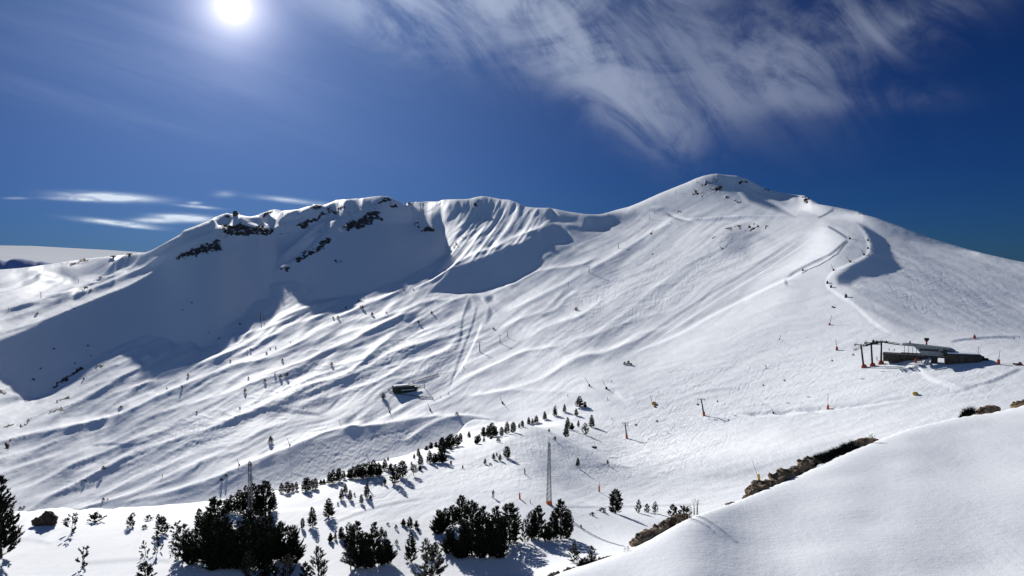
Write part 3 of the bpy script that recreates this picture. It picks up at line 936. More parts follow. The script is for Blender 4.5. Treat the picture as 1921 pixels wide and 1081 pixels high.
def relief_level(nr, na, Q, rounds, iters):
    global DRc, DAc
    az = np.linspace(AZ[0], AZ[-1], na)
    dr, da = (RHO[-1] - RHO[0]) / (nr - 1), az[1] - az[0]
    DRc, DAc = dr, da
    D = az - SUN_AZ
    cD, sD = np.cos(D)[None], np.sin(D)[None]
    e0 = resize(E0, nr, na)
    q = resize(Q, nr, na)
    rho = np.linspace(RHO[0], RHO[-1], nr)[:, None]
    r_ = np.exp(rho)
    g0 = grad_l(e0.copy(), cD, sD)
    sky_i = np.argmax(e0[int(nr * .55):], axis=0) + int(nr * .55)
    kk = int(na / 28)
    rs_ = np.convolve(np.pad(rho[sky_i, 0], kk, 'edge'), np.ones(2 * kk + 1) / (2 * kk + 1), 'valid')[None]
    lam = 4.0 + 12.0 * (r_ < 330) + 32 * np.exp(-((rho - rs_) / 0.035) ** 2) + 25 * np.clip((rho - rs_) / .1, 0, 1)
    ca, sa = np.cos(az)[None], np.sin(az)[None]
    for k in range(rounds):
        E = e0 + q
        u, v = project(r_ * sa, r_ * ca, r_ * E)
        m = np.maximum.accumulate(E, axis=0)
        vis = np.clip(1 - (m - E) / 0.006, 0, 1)
        inside = ((u > -60) & (u < 1980) & (v < 1081)).astype(float) * vis
        rel = lookup(relief, u, v) * inside
        fc = lookup(face, u, v) * inside
        want = TAN_E - np.maximum(lookup(tone, u, v) + rel, 0.075) * 1.04 / math.cos(SUN_EL)
        tgt = inside * ((1 - fc) * (want - g0) + fc * ((TAN_E + 0.002) + np.maximum(-rel * .6, -0.004) * (rel > -1) - g0))
        # lit ground keeps a little sun
        lim = (TAN_E - 0.02) - g0
        tgt = np.where((fc < 0.3) & (inside > 0.5), np.minimum(tgt, np.maximum(lim, -0.6)), tgt)
        wgt = 1.0 + 8.0 * fc
        q = solve_relief(tgt, wgt, lam * (1 - .5 * fc), q, dr, da, cD, sD, iters)
    return q


Q = relief_level(208, 260, np.zeros((NR, NA)), 3, 150)
Q = relief_level(415, 520, Q, 2, 90)
Q = relief_level(NR, NA, Q, 2, 45)
E = fit_skyline(E0 + Q, 0.14, 0.0, SMOOTH_E)
E = fit_skyline(E, 0.06, 0.0, SKY_E)

# the mesh itself is finer than the solve; single ski tracks are pressed into it
NA, NR = 1600, 1270
E = cubic_up(E, NR, NA)
AZ = np.linspace(AZ[0], AZ[-1], NA)
RHO = np.linspace(RHO[0], RHO[-1], NR)
DA, DR = AZ[1] - AZ[0], RHO[1] - RHO[0]
cosA, sinA = np.cos(AZ)[None], np.sin(AZ)[None]
rr = np.exp(RHO)[:, None]
UU, VV, VIS = chart(E)
groove = np.zeros((1121, 1921), np.float32)
for line, amp in GROOVES:
    line = smooth_line(line, 1.2)
    n = len(line)
    for i, (x, y) in enumerate(line):
        xi, yi = int(x), int(y + 40)
        if 2 < xi < 1917 and 2 < yi < 1117:
            w = amp * min(1.0, 4 * i / n, 4 * (n - i) / n)
            fx, fy = x - xi, y + 40 - yi
            groove[yi, xi] += w * (1 - fx) * (1 - fy)
            groove[yi, xi + 1] += w * fx * (1 - fy)
            groove[yi + 1, xi] += w * (1 - fx) * fy
            groove[yi + 1, xi + 1] += w * fx * fy
groove = np.minimum(groove, .12)
gx_ = np.clip(UU, 0, 1919.9)
gy_ = np.clip(VV + 40, 0, 1119.9)
xi, yi = gx_.astype(int), gy_.astype(int)
fx, fy = gx_ - xi, gy_ - yi
gv = (groove[yi, xi] * (1 - fx) + groove[yi, xi + 1] * fx) * (1 - fy) + (groove[yi + 1, xi] * (1 - fx) + groove[yi + 1, xi + 1] * fx) * fy
E = E - gv * VIS * 13.0 / FPX
wx_ = 7 * vnoise(UU / 11, VV / 8, 61) + 3.5 * vnoise(UU / 4, VV / 3, 62)
wy_ = 5 * vnoise(UU / 9, VV / 7, 63) + 3 * vnoise(UU / 3.5, VV / 3, 64)
ROCK = lookup(rock, UU + wx_, VV + wy_) * VIS
# rocks stand proud of the snow
E = E + np.clip((ROCK - .68) * 3, 0, 1) * 0.0020 * vnoise(UU / 3.4, VV / 2.2, 21)

# ------------------------------------------------------------------ near ground: the convex snow bank below the viewer
NEAR_R = np.exp(np.linspace(math.log(1.2), RHO[0], 270))[:-1]
lip_pts = [(-600, 1700, 9), (0, 1500, 9), (600, 1300, 10), (900, 1145, 11), (1040, 1081, 12), (1100, 1064, 12.5), (1200, 1028, 13), (1250, 995, 13.5), (1300, 966, 14), (1400, 936, 16),
           (1440, 917, 17), (1500, 890, 18), (1560, 862, 19), (1600, 843, 20), (1650, 828, 21), (1700, 806, 22), (1800, 785, 24), (1921, 758, 26), (2200, 720, 28), (2600, 690, 28)]
la, le, lr = [], [], []
for u, v, r in lip_pts:
    a, e = az_e(u, v)
    la.append(a)
    le.append(e)
    lr.append(r)
LIPE = np.interp(AZ, la, le)[None]
LIPR = np.interp(AZ, la, lr)[None]
E_52 = E[:1]


def soften(a, w=14):
    k = np.exp(-np.linspace(-2, 2, 2 * w + 1) ** 2)
    p = np.concatenate([np.full(w, a[0, 0]), a[0], np.full(w, a[0, -1])])
    return np.convolve(p, k / k.sum(), 'valid')[None]


LIPE, LIPR = soften(soften(LIPE, 46), 46), soften(LIPR, 108)


def near_e(r):
    """e = h/r of the bank and of the slope that drops from its lip to the trees"""
    lip = LIPE + 0.0045
    bank = lip + 5.0 * (1 / LIPR - 1 / r)          # an almost flat shelf of snow
    t = np.clip(np.log(r / LIPR) / np.log(52.0 / LIPR), 0, 1)
    dip = 0.10 * np.sin(np.pi * np.clip(t, 0, 1)) * np.clip((LIPE + 0.42) / .1, 0, 1)
    s = t * t * (3 - 2 * t)
    after = lip * (1 - s) + E_52 * s - dip
    k = 0.0065                                     # rounded lip
    m = np.minimum(bank, after)
    soft = m - k * np.log(np.exp(-(bank - m) / k) + np.exp(-(after - m) / k))
    return soft * (1 - s) + after * s


rn = NEAR_R[:, None]
EN = near_e(rn)
xn, yn = rn * sinA, rn * cosA
EN = EN + (0.018 * vnoise(xn / 2.3 + 9, yn / 2.3 + 9, 31) + 0.006 * vnoise(xn / .7 + 9, yn / .7 + 9, 32)) / rn * 3 * np.clip(rn / 4, 0, 1)
FAR_R = np.exp(np.linspace(RHO[-1], math.log(9000), 26))[1:]
t = ((np.log(FAR_R) - RHO[-1]) / (math.log(9000) - RHO[-1]))[:, None]
EF = E[-1:] * (1 - t) + (-0.06) * t
ALL_R = np.concatenate([NEAR_R, np.exp(RHO), FAR_R])
ALL_E = np.concatenate([EN, E, EF], 0)
ALL_ROCK = np.concatenate([np.zeros_like(EN), ROCK, np.zeros_like(EF)], 0)
ALL_H = ALL_E * ALL_R[:, None]


def ground_z(x, y):
    """height of the built ground at a world position"""
    r = math.hypot(x, y)
    a = math.atan2(x, y)
    fa = min(max((a - AZ[0]) / DA, 0), NA - 1.001)
    i = min(max(int(np.searchsorted(ALL_R, r)) - 1, 0), len(ALL_R) - 2)
    fr = min(max((r - ALL_R[i]) / (ALL_R[i + 1] - ALL_R[i]), 0), 1)
    j = int(fa)
    fj = fa - j
    h = ALL_H
    return float((h[i, j] * (1 - fj) + h[i, j + 1] * fj) * (1 - fr) + (h[i + 1, j] * (1 - fj) + h[i + 1, j + 1] * fj) * fr)


CUMMAX = np.maximum.accumulate(ALL_E, axis=0)


def at(u, v, rmin=0.0):
    """where the ground stands that shows at a photo pixel (first hit beyond rmin)"""
    a, e = az_e(u, v)
    j = int(round(min(max((a - AZ[0]) / DA, 0), NA - 1)))
    colm = ALL_E[:, j]
    i0 = int(np.searchsorted(ALL_R, rmin))
    idx = np.nonzero(colm[i0:] >= e)[0]
    if len(idx) == 0:
        i = i0 + int(np.argmax(colm[i0:]))
        r = ALL_R[i]
    else:
        i = i0 + int(idx[0])
        if i > 0 and colm[i] != colm[i - 1] and i > i0:
            f = (e - colm[i - 1]) / (colm[i] - colm[i - 1])
            r = ALL_R[i - 1] + f * (ALL_R[i] - ALL_R[i - 1])
        else:
            r = ALL_R[i]
    x, y = r * math.sin(a), r * math.cos(a)
    return Vector((x, y, ground_z(x, y)))


def snow_material():
    m = bpy.data.materials.new('snow_and_rock')
    m.use_nodes = True
    T = NT(m.node_tree)
    b = T.n['Principled BSDF']
    g = T.node('ShaderNodeNewGeometry')
    pos = g.outputs['Position']
    dist = T.vmath('LENGTH', pos)
    at_ = T.node('ShaderNodeAttribute', attribute_name='rock')
    rk = at_.outputs['Fac']
    tr = T.node('ShaderNodeAttribute', attribute_name='tracks').outputs['Fac']
    stretched = T.vmath('MULTIPLY', pos, (1.0, 0.35, 2.0))
    rn1 = T.noise(T.vmath('MULTIPLY', pos, (1.0, 0.5, 1.6)), 0.16, 7, 0.75)
    rn2 = T.noise(pos, 0.9, 4, 0.6)
    rsum = T.math('ADD', T.math('MULTIPLY', rn1, 0.7), T.math('MULTIPLY', rn2, 0.3))
    rmask = T.ramp(T.math('ADD', T.math('MULTIPLY', rk, 0.46), rsum), 0.81, 0.87)
    rmask = T.math('MULTIPLY', rmask, T.ramp(rk, 0.05, 0.2))
    rockc = T.mix(rn2, (0.035, 0.030, 0.028, 1), (0.13, 0.11, 0.095, 1))
    sn = T.noise(pos, 0.02, 3, 0.5)
    snowc = T.mix(sn, (0.83, 0.86, 0.90, 1), (0.87, 0.885, 0.91, 1))
    T.put(b.inputs['Base Color'], T.mix(rmask, snowc, rockc))
    T.put(b.inputs['Roughness'], T.ramp(rmask, 0, 1, 0.75, 0.85, False))
    b.inputs['Specular IOR Level'].default_value = 0.12
    # wind crust, ski tracks
    w1 = T.noise(stretched, 0.35, 5, 0.62, 0.6)
    sw = T.node('ShaderNodeTexWave', wave_type='BANDS', bands_direction='X')
    T.put(sw.inputs['Vector'], T.vmath('MULTIPLY', pos, (1.0, 0.22, 0.0)))
    sw.inputs['Scale'].default_value = 0.16
    sw.inputs['Distortion'].default_value = 14.0
    sw.inputs['Detail'].default_value = 3.0
    sw.inputs['Detail Scale'].default_value = 0.35
    w2 = T.math('POWER', sw.outputs['Fac'], 3.0)
    fine = T.noise(pos, 7.0, 4, 0.6)
    grain = T.noise(pos, 32.0, 3, 0.6)
    near = T.ramp(dist, 20, 90, 1.0, 0.0)
    hgt = T.math('ADD', T.math('MULTIPLY', w1, T.ramp(dist, 40, 300, 0.08, 0.55)),
                 T.math('MULTIPLY', T.math('MULTIPLY', w2, tr), 0.05))
    hgt = T.math('ADD', hgt, T.math('MULTIPLY', T.math('ADD', T.math('MULTIPLY', fine, 0.013), T.math('MULTIPLY', grain, 0.006)), near))
    hgt = T.math('ADD', hgt, T.math('MULTIPLY', T.math('MULTIPLY', rn2, rmask), 2.5))
    bn = T.node('ShaderNodeBump')
    bn.inputs['Strength'].default_value = 0.6
    bn.inputs['Distance'].default_value = 1.0
    T.put(bn.inputs['Height'], hgt)
    T.l.new(bn.outputs[0], b.inputs['Normal'])
    return m


SNOW = snow_material()
# ski tracks lie thick on the open runs
tracks = np.full((PH, PW), 0.12, np.float32)
for pts, k in (([(1000, 780), (1250, 640), (1500, 560), (1600, 640), (1660, 700), (1921, 690), (1921, 760), (1400, 900), (1150, 890), (950, 900), (880, 860)], 1.0),
               ([(1250, 640), (1100, 680), (900, 760), (900, 640), (1060, 460), (1350, 360), (1500, 420)], .6),
               ([(1640, 450), (1921, 500), (1921, 640), (1600, 560)], .6),
               ([(360, 920), (640, 810), (780, 790), (840, 820), (700, 880), (500, 930)], .9)):
    s, mm = poly_mask(pts, 14)
    tracks[s] = np.maximum(tracks[s], k * mm)
TRK = np.concatenate([np.zeros_like(EN), lookup(tracks, UU, VV) * VIS, np.zeros_like(EF)], 0)


def terrain_piece(name, i0, i1):
    r = ALL_R[i0:i1][:, None]
    n = i1 - i0
    co = np.stack([(r * sinA), (r * cosA), ALL_H[i0:i1]], -1).reshape(-1, 3).astype(np.float32)
    idx = np.arange(n * NA).reshape(n, NA)
    f = np.stack([idx[:-1, :-1], idx[:-1, 1:], idx[1:, 1:], idx[1:, :-1]], -1).reshape(-1, 4)
    me = bpy.data.meshes.new(name)
    me.vertices.add(len(co))
    me.vertices.foreach_set('co', co.ravel())
    me.loops.add(f.size)
    me.loops.foreach_set('vertex_index', f.ravel().astype(np.int32))
    me.polygons.add(len(f))
    me.polygons.foreach_set('loop_start', np.arange(0, f.size, 4, dtype=np.int32))
    me.polygons.foreach_set('use_smooth', np.ones(len(f), bool))
    me.update(calc_edges=True)
    for nm, arr in (('rock', ALL_ROCK), ('tracks', TRK)):
        at_ = me.attributes.new(nm, 'FLOAT', 'POINT')
        at_.data.foreach_set('value', arr[i0:i1].astype(np.float32).ravel())
    me.materials.append(SNOW)
    o = bpy.data.objects.new(name, me)
    COL.objects.link(o)
    tag(o, kind='structure')
    return o


i_a = int(np.searchsorted(ALL_R, 45))
i_b = int(np.searchsorted(ALL_R, 640))
terrain_piece('snow_ground', 0, i_a + 1)
terrain_piece('snow_hillside', i_a, i_b + 1)
terrain_piece('snow_mountain', i_b, len(ALL_R))

# ------------------------------------------------------------------ mesh helpers
class MB:
    """collects simple solids and links them as one mesh object"""
    def __init__(s):
        s.v, s.f, s.m, s.cur = [], [], [], 0

    def add(s, vs, fs):
        b = len(s.v)
        s.v += [tuple(p) for p in vs]
        s.f += [tuple(i + b for i in f) for f in fs]
        s.m += [s.cur] * len(fs)
        return s

    def box(s, c, size, rz=0.0, top=1.0, topy=None):
        cx, cy, cz = c
        sx, sy, sz = (k / 2 for k in size)
        ty = top if topy is None else topy
        ca, sa = math.cos(rz), math.sin(rz)
        vs = []
        for z, kx, ky in ((-sz, 1, 1), (sz, top, ty)):
            for x, y in ((-sx, -sy), (sx, -sy), (sx, sy), (-sx, sy)):
                x, y = x * kx, y * ky
                vs.append((cx + x * ca - y * sa, cy + x * sa + y * ca, cz + z))
        return s.add(vs, [(0, 3, 2, 1), (4, 5, 6, 7), (0, 1, 5, 4), (1, 2, 6, 5), (2, 3, 7, 6), (3, 0, 4, 7)])

    def tube(s, pts, radii, n=6, caps=True):
        pts = [Vector(p) for p in pts]
        if not hasattr(radii, '__len__'):
            radii = [radii] * len(pts)
        vs = []
        for i, p in enumerate(pts):
            d = (pts[min(i + 1, len(pts) - 1)] - pts[max(i - 1, 0)]).normalized()
            a = d.orthogonal().normalized() if abs(d.z) < 0.95 else Vector((1, 0, 0))
            a = (a - d * a.dot(d)).normalized()
            b = d.cross(a)
            for k in range(n):
                t = 2 * math.pi * k / n
                vs.append(p + (a * math.cos(t) + b * math.sin(t)) * radii[i])
        fs = [(i * n + k, i * n + (k + 1) % n, (i + 1) * n + (k + 1) % n, (i + 1) * n + k) for i in range(len(pts) - 1) for k in range(n)]
        if caps:
            fs += [tuple(reversed(range(n))), tuple(range((len(pts) - 1) * n, len(pts) * n))]
        return s.add(vs, fs)

    def prism(s, outline, y0, y1):
        """outline in x,z extruded along y"""
        n = len(outline)
        vs = [(x, y0, z) for x, z in outline] + [(x, y1, z) for x, z in outline]
        return s.add(vs, [tuple(range(n)), tuple(reversed(range(n, 2 * n)))] + [(i, i + n, (i + 1) % n + n, (i + 1) % n) for i in range(n)])

    def ball(s, c, r, n=8, m=5, jit=0.0, rg=None, sq=(1, 1, 1)):
        vs = [(c[0], c[1], c[2] - r * sq[2])]
        for i in range(1, m):
            for k in range(n):
                t, p = math.pi * i / m, 2 * math.pi * k / n
                q = r * (1 + (rg.uniform(-jit, jit) if rg else 0))
                vs.append((c[0] + q * sq[0] * math.sin(t) * math.cos(p), c[1] + q * sq[1] * math.sin(t) * math.sin(p), c[2] - q * sq[2] * math.cos(t)))
        vs.append((c[0], c[1], c[2] + r * sq[2]))
        L = len(vs) - 1
        fs = [(0, 1 + (k + 1) % n, 1 + k) for k in range(n)]
        for i in range(m - 2):
            for k in range(n):
                a, b = 1 + i * n + k, 1 + i * n + (k + 1) % n
                fs.append((a, b, b + n, a + n))
        fs += [(L, 1 + (m - 2) * n + k, 1 + (m - 2) * n + (k + 1) % n) for k in range(n)]
        return s.add(vs, fs)

    def build(s, name, mats, parent=None, smooth=False, loc=(0, 0, 0), rz=0.0, bevel=0.0):
        me = bpy.data.meshes.new(name)
        me.from_pydata(s.v, [], s.f)
        for m in (mats if isinstance(mats, (list, tuple)) else [mats]):
            me.materials.append(m)
        if any(s.m):
            me.polygons.foreach_set('material_index', s.m)
        if smooth:
            me.polygons.foreach_set('use_smooth', [True] * len(s.f))
        me.update()
        o = bpy.data.objects.new(name, me)
        COL.objects.link(o)
        o.parent = parent
        o.location = loc
        o.rotation_euler = (0, 0, rz)
        if bevel:
            b = o.modifiers.new('bevel', 'BEVEL')
            b.width = bevel
            b.segments = 2
            b.limit_method = 'ANGLE'
        return o


def copy_tree(o, parent=None):
    c = o.copy()
    COL.objects.link(c)
    c.parent = parent
    for ch in o.children:
        copy_tree(ch, c)
    return c


class Kind:
    """the first placing uses the built thing itself, later ones its copies"""
    def __init__(s, root):
        s.root, s.used = root, False

    def place(s, loc, rz=0.0, scale=1.0, **kw):
        o = copy_tree(s.root) if s.used else s.root
        s.used = True
        o.location = loc
        o.rotation_euler = (0, 0, rz)
        o.scale = scale if hasattr(scale, '__len__') else (scale, scale, scale)
        for k in ('group', 'label', 'category'):
            if k in kw:
                o['category' if k == 'category' else k] = kw[k]
        return o


ORD = ['', 'first', 'second', 'third', 'fourth', 'fifth', 'sixth', 'seventh', 'eighth', 'ninth', 'tenth', 'eleventh', 'twelfth', 'thirteenth',
       'fourteenth', 'fifteenth', 'sixteenth', 'seventeenth', 'eighteenth', 'nineteenth', 'twentieth', 'twenty-first', 'twenty-second',
       'twenty-third', 'twenty-fourth', 'twenty-fifth', 'twenty-sixth', 'twenty-seventh', 'twenty-eighth', 'twenty-ninth', 'thirtieth',
       'thirty-first', 'thirty-second', 'thirty-third', 'thirty-fourth', 'thirty-fifth', 'thirty-sixth', 'thirty-seventh', 'thirty-eighth',
       'thirty-ninth', 'fortieth', 'forty-first', 'forty-second', 'forty-third', 'forty-fourth', 'forty-fifth', 'forty-sixth']

# ------------------------------------------------------------------ far left: range coloured blue for haze and the sea of cloud behind it
M_CLOUD = new_mat('cloud', (0.86, 0.87, 0.88), 1.0, 0, 0.0)
M_RANGE = vary_mat('far_range', (0.22, 0.30, 0.55), (0.34, 0.42, 0.66), 0.0012, 0.95, detail=8)  # blue of distance haze is put into the base colour


def far_ridge(name, R, pts, depth, mat, base, seed, jag=0.0, n=260):
    """a ridge standing at distance R whose crest passes through the given photo points"""
    g = random.Random(seed)
    azs = [az_e(u, v)[0] for u, v in pts]
    es = [az_e(u, v)[1] for u, v in pts]
    vs, fs = [], []
    rows = ((0, 1.0), (0.10, 0.97), (0.28, 0.80), (0.6, 0.4), (1.0, 0.0))
    prof = []
    for i in range(n):
        a = azs[0] + (azs[-1] - azs[0]) * i / (n - 1)
        prof.append((a, float(np.interp(a, azs, es)) * R + jag * R * (vnoise(np.array([i / 3.1]), np.array([seed * 3.0]), seed)[0] + 0.5 * vnoise(np.array([i / 1.3]), np.array([seed * 5.0]), seed + 1)[0])))
    for side in (1, -1):
        b0 = len(vs)
        for k, (t, hh) in enumerate(rows):
            for i, (a, h) in enumerate(prof):
                wob = 1 + 0.05 * math.sin(i * 0.11 + k)
                r = R - side * depth * t * wob * (1 if side > 0 else 1.4)
                z = base + (h - base) * hh
                vs.append((r * math.sin(a), r * math.cos(a), z))
        for k in range(len(rows) - 1):
            for i in range(n - 1):
                q = (b0 + k * n + i, b0 + k * n + i + 1, b0 + (k + 1) * n + i + 1, b0 + (k + 1) * n + i)
                fs.append(q if side < 0 else q[::-1])
    mb = MB()
    mb.add(vs, fs)
    o = mb.build(name, mat, smooth=True)
    tag(o, kind='structure')
    return o


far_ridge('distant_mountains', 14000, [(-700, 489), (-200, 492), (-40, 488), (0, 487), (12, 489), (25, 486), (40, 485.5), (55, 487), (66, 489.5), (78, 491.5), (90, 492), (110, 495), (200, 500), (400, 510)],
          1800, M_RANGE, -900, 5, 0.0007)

# a slab of cloud whose rolling top climbs gently towards the horizon
mb = MB()
edge = [(-900, 450), (-300, 457), (0, 460.5), (60, 461.5), (140, 466), (200, 469), (270, 474), (330, 480), (500, 488)]
ea, ee = [az_e(u, v)[0] for u, v in edge], [az_e(u, v)[1] for u, v in edge]
vs, fs, NI, NJ = [], [], 90, 26
for j in range(NJ + 1):
    tj = min(j, NJ - 1) / (NJ - 1)
    R = 13000 + 29000 * tj
    for i in range(NI):
        a = ea[0] + (ea[-1] - ea[0]) * i / (NI - 1)
        top = float(np.interp(a, ea, ee))
        z = R * (-0.028 + (top + 0.028) * tj ** 0.8)
        z += 22 * float(vnoise(np.array([i / 5.0 + j / 3]), np.array([j / 1.7]), 77)[0]) * (1 - tj * .6)
        if j == NJ:
            R, z = R + 600, z - 900
        vs.append((R * math.sin(a), R * math.cos(a), z))
for j in range(NJ):
    for i in range(NI - 1):
        fs.append((j * NI + i, j * NI + i + 1, (j + 1) * NI + i + 1, (j + 1) * NI + i))
b0 = len(vs)
vs += [(x, y, -1500) for x, y, z in vs[:NI]] + [(x, y, -1500) for x, y, z in vs[NJ * NI:]]
for i in range(NI - 1):
    fs.append((i, b0 + i, b0 + i + 1, i + 1))
    fs.append((NJ * NI + i, NJ * NI + i + 1, b0 + NI + i + 1, b0 + NI + i))
mb.add(vs, fs)
tag(mb.build('cloud_sea', M_CLOUD, smooth=True), kind='structure')

# ------------------------------------------------------------------ pines
M_BARK = vary_mat('bark', (0.045, 0.034, 0.027), (0.10, 0.08, 0.065), 6, 0.9, 0.4, stretch=(1, 1, 0.2))
M_NEEDLE = vary_mat('needles', (0.010, 0.014, 0.008), (0.024, 0.030, 0.015), 1.2, 0.75)
M_NEEDLE.node_tree.nodes['Principled BSDF'].inputs['Specular IOR Level'].default_value = 0.1
M_NEEDLE2 = vary_mat('needles_brownish', (0.016, 0.015, 0.008), (0.034, 0.029, 0.014), 1.2, 0.75)


def tuft(mb, p, d, L, n, w, g):
    """one bottle-brush end of a branch: needle blades round a shoot"""
    d = d.normalized()
    a = d.orthogonal().normalized()
    b = d.cross(a)
    for i in range(n):
        t = g.uniform(0, 6.283)
        s = g.uniform(0, 0.75) * L
        o = (a * math.cos(t) + b * math.sin(t))
        q = p + d * s
        tip = q + d * L * g.uniform(.25, .5) + o * L * g.uniform(.2, .42)
        side = d.cross(o).normalized() * w
        mb.add([q - side, q + side, tip], [(0, 1, 2)])


def make_pine(name, H, R, whorls, per, shape, tl, blades, seed, low=0.08, up=0.35, mat=None, blade_w=0.05, lean=0.0, tops=1):
    g = random.Random(seed)
    root = empty(name, category='tree')
    tr, cr, lb = MB(), MB(), MB()
    for tp in range(tops):
        hh = H * (1.0 if tp == 0 else g.uniform(.62, .9))
        bx, by = (0, 0) if tp == 0 else (R * g.uniform(-.55, .55), R * g.uniform(-.4, .4))
        sway = [Vector((bx * min(1, t * 2) + lean * t * t * H + g.uniform(-.02, .02) * H * t, by * min(1, t * 2) + g.uniform(-.015, .015) * H * t, t * hh)) for t in (0, .2, .4, .6, .8, 1.0)]
        sway[0].z = -0.5
        tr.tube(sway, [H * .020, H * .017, H * .013, H * .010, H * .006, H * .002], 6)

        def axis(t):
            k = min(int(t * 5), 4)
            return sway[k].lerp(sway[k + 1], t * 5 - k)
        for wv in range(whorls):
            t = low + (0.985 - low) * (wv + g.uniform(-.3, .3)) / whorls
            t = min(max(t, low), .985)
            rad = R * shape(t) * (0.75 if tp else 1.0)
            for k in range(per):
                if g.random() < 0.12:
                    continue
                an = g.uniform(0, 6.283)
                L = rad * g.uniform(.55, 1.12)
                p0 = axis(t)
                dirn_ = Vector((math.cos(an), math.sin(an), up * g.uniform(.2, 1.2) + 0.9 * max(0, t - .55)))
                dirn_.normalize()
                mid = p0 + dirn_ * L * .55 + Vector((0, 0, -.03 * L))
                end = p0 + dirn_ * L + Vector((0, 0, .22 * L))
                if L > H * .05:
                    lb.tube([p0, mid, end], [H * .0045, H * .003, H * .0012], 3, caps=False)
                nt = max(1, int(L / (tl * .55)))
                for j in range(nt):
                    f = 0.30 + 0.70 * (j + 1) / nt
                    q = p0.lerp(mid, f * 2) if f < .5 else mid.lerp(end, f * 2 - 1)
                    for s_ in range(2):
                        dd = (end - p0).normalized() + Vector((g.uniform(-.8, .8), g.uniform(-.8, .8), g.uniform(.1, 1.0)))
                        tuft(cr, q, dd, tl * g.uniform(.7, 1.15), blades, blade_w, g)
        tuft(cr, axis(.95), Vector((0, 0, 1)), tl * 1.4, blades * 2, blade_w, g)
    tr.v, tr.f, tr.m = tr.v, tr.f, tr.m
    tr.build('trunk', M_BARK, root, smooth=True)
    crown = cr.build('crown', mat or M_NEEDLE, root)
    if lb.v:
        lb.build('limbs', M_BARK, crown)
    root['hgt'] = 0
    del root['hgt']
    return Kind(root), H


cone = lambda t: max(0.04, (1 - t) ** 0.75 * (0.55 + 0.45 * min(1, t * 6)))
egg = lambda t: max(0.05, math.sin(math.pi * min(1, (t * .86 + .16))) ** 0.6)
bushy = lambda t: max(0.08, (1 - t ** 2.4) * (0.7 + .3 * math.sin(t * 9)))
PINES = {
    'dense': make_pine('pine_tree', 9, 2.3, 24, 8, cone, .60, 13, 11, tops=1, blade_w=.075),
    'column': make_pine('pine_tree', 9, 1.75, 24, 8, egg, .58, 13, 12, tops=1, blade_w=.075),
    'broad': make_pine('pine_tree', 9, 3.1, 17, 8, bushy, .64, 12, 13, tops=3, blade_w=.075),
    'bushy': make_pine('pine_tree', 6, 3.0, 14, 9, bushy, .60, 12, 14, tops=3, up=.5, blade_w=.06),
    'open': make_pine('pine_tree', 6, 2.1, 12, 6, cone, .58, 15, 15, up=.75, mat=M_NEEDLE2, blade_w=.055),
    'leggy': make_pine('pine_tree', 8, 2.3, 16, 7, lambda t: egg(t) * .9, .6, 9, 16, low=.28, lean=.03),
}
YOUNG = {
    'young': make_pine('young_pine', 2.2, .75, 10, 6, cone, .30, 14, 21, up=.8, blade_w=.045),
    'sparse': make_pine('young_pine', 2.2, .80, 5, 3, lambda t: .9 - .4 * t, .30, 16, 22, up=.9, blade_w=.05, lean=.1),
    'bush': make_pine('low_pine', 1.0, .85, 6, 7, bushy, .28, 14, 23, up=.6, blade_w=.05, low=.02),
}


def far_pine(name, seed, R, H=6.0):
    """distant pine of a few pixels: one mesh"""
    g = random.Random(seed)
    mb = MB()
    mb.tube([(0, 0, -.6), (0, 0, H * .5), (0, 0, H * .95)], [.14, .09, .03], 5)
    mb.cur = 1
    for i in range(150):
        t = g.uniform(.06, 1)
        an = g.uniform(0, 6.28)
        rr_ = R * cone(t) * g.uniform(.2, 1.05)
        tuft(mb, Vector((rr_ * math.cos(an), rr_ * math.sin(an), t * H * .93)), Vector((math.cos(an) * .6, math.sin(an) * .6, .8)), .85, 9, .15, g)
    o = mb.build(name, [M_BARK, M_NEEDLE])
    return Kind(o), H


FAR = {'far1': far_pine('pine_tree', 31, 1.7), 'far2': far_pine('pine_tree', 32, 2.3)}
KINDS = {**PINES, **YOUNG, **FAR}
trng = random.Random(99)


def plant(items, phrase, group, word='pine', rmin=30.0, cat='tree'):
    """items: (photo u, base v, height px, kind[, width factor]); told apart by their order along the group"""
    items = sorted(items, key=lambda t: t[0])
    hs = sorted(t[2] for t in items)
    for i, it in enumerate(items):
        u, v, hp, kd = it[:4]
        wf = (it[4] if len(it) > 4 else 1.0) * (1.75 if kd in FAR else 1.3 if hp < 45 else 1.0)
        p = at(u, v, rmin)
        if p.length > 3500:
            continue
        K, H = KINDS[kd]
        s = hp / FPX * p.length / H * (.68 if kd in FAR else .90)
        size = 'tall' if hp >= hs[int(len(hs) * .75)] and hp > 1.3 * hs[0] else ('small' if hp <= hs[int(len(hs) * .3)] and len(hs) > 3 else 'middling')
        lab = f'{size} {word}, {ORD[i + 1]} from left {phrase}' if len(items) > 1 else f'dark {word} {phrase}'
        K.place(p - Vector((0, 0, 0.03 * H * s)), trng.uniform(0, 6.28), (s * wf, s * wf, s), group=group, label=lab, category=cat)


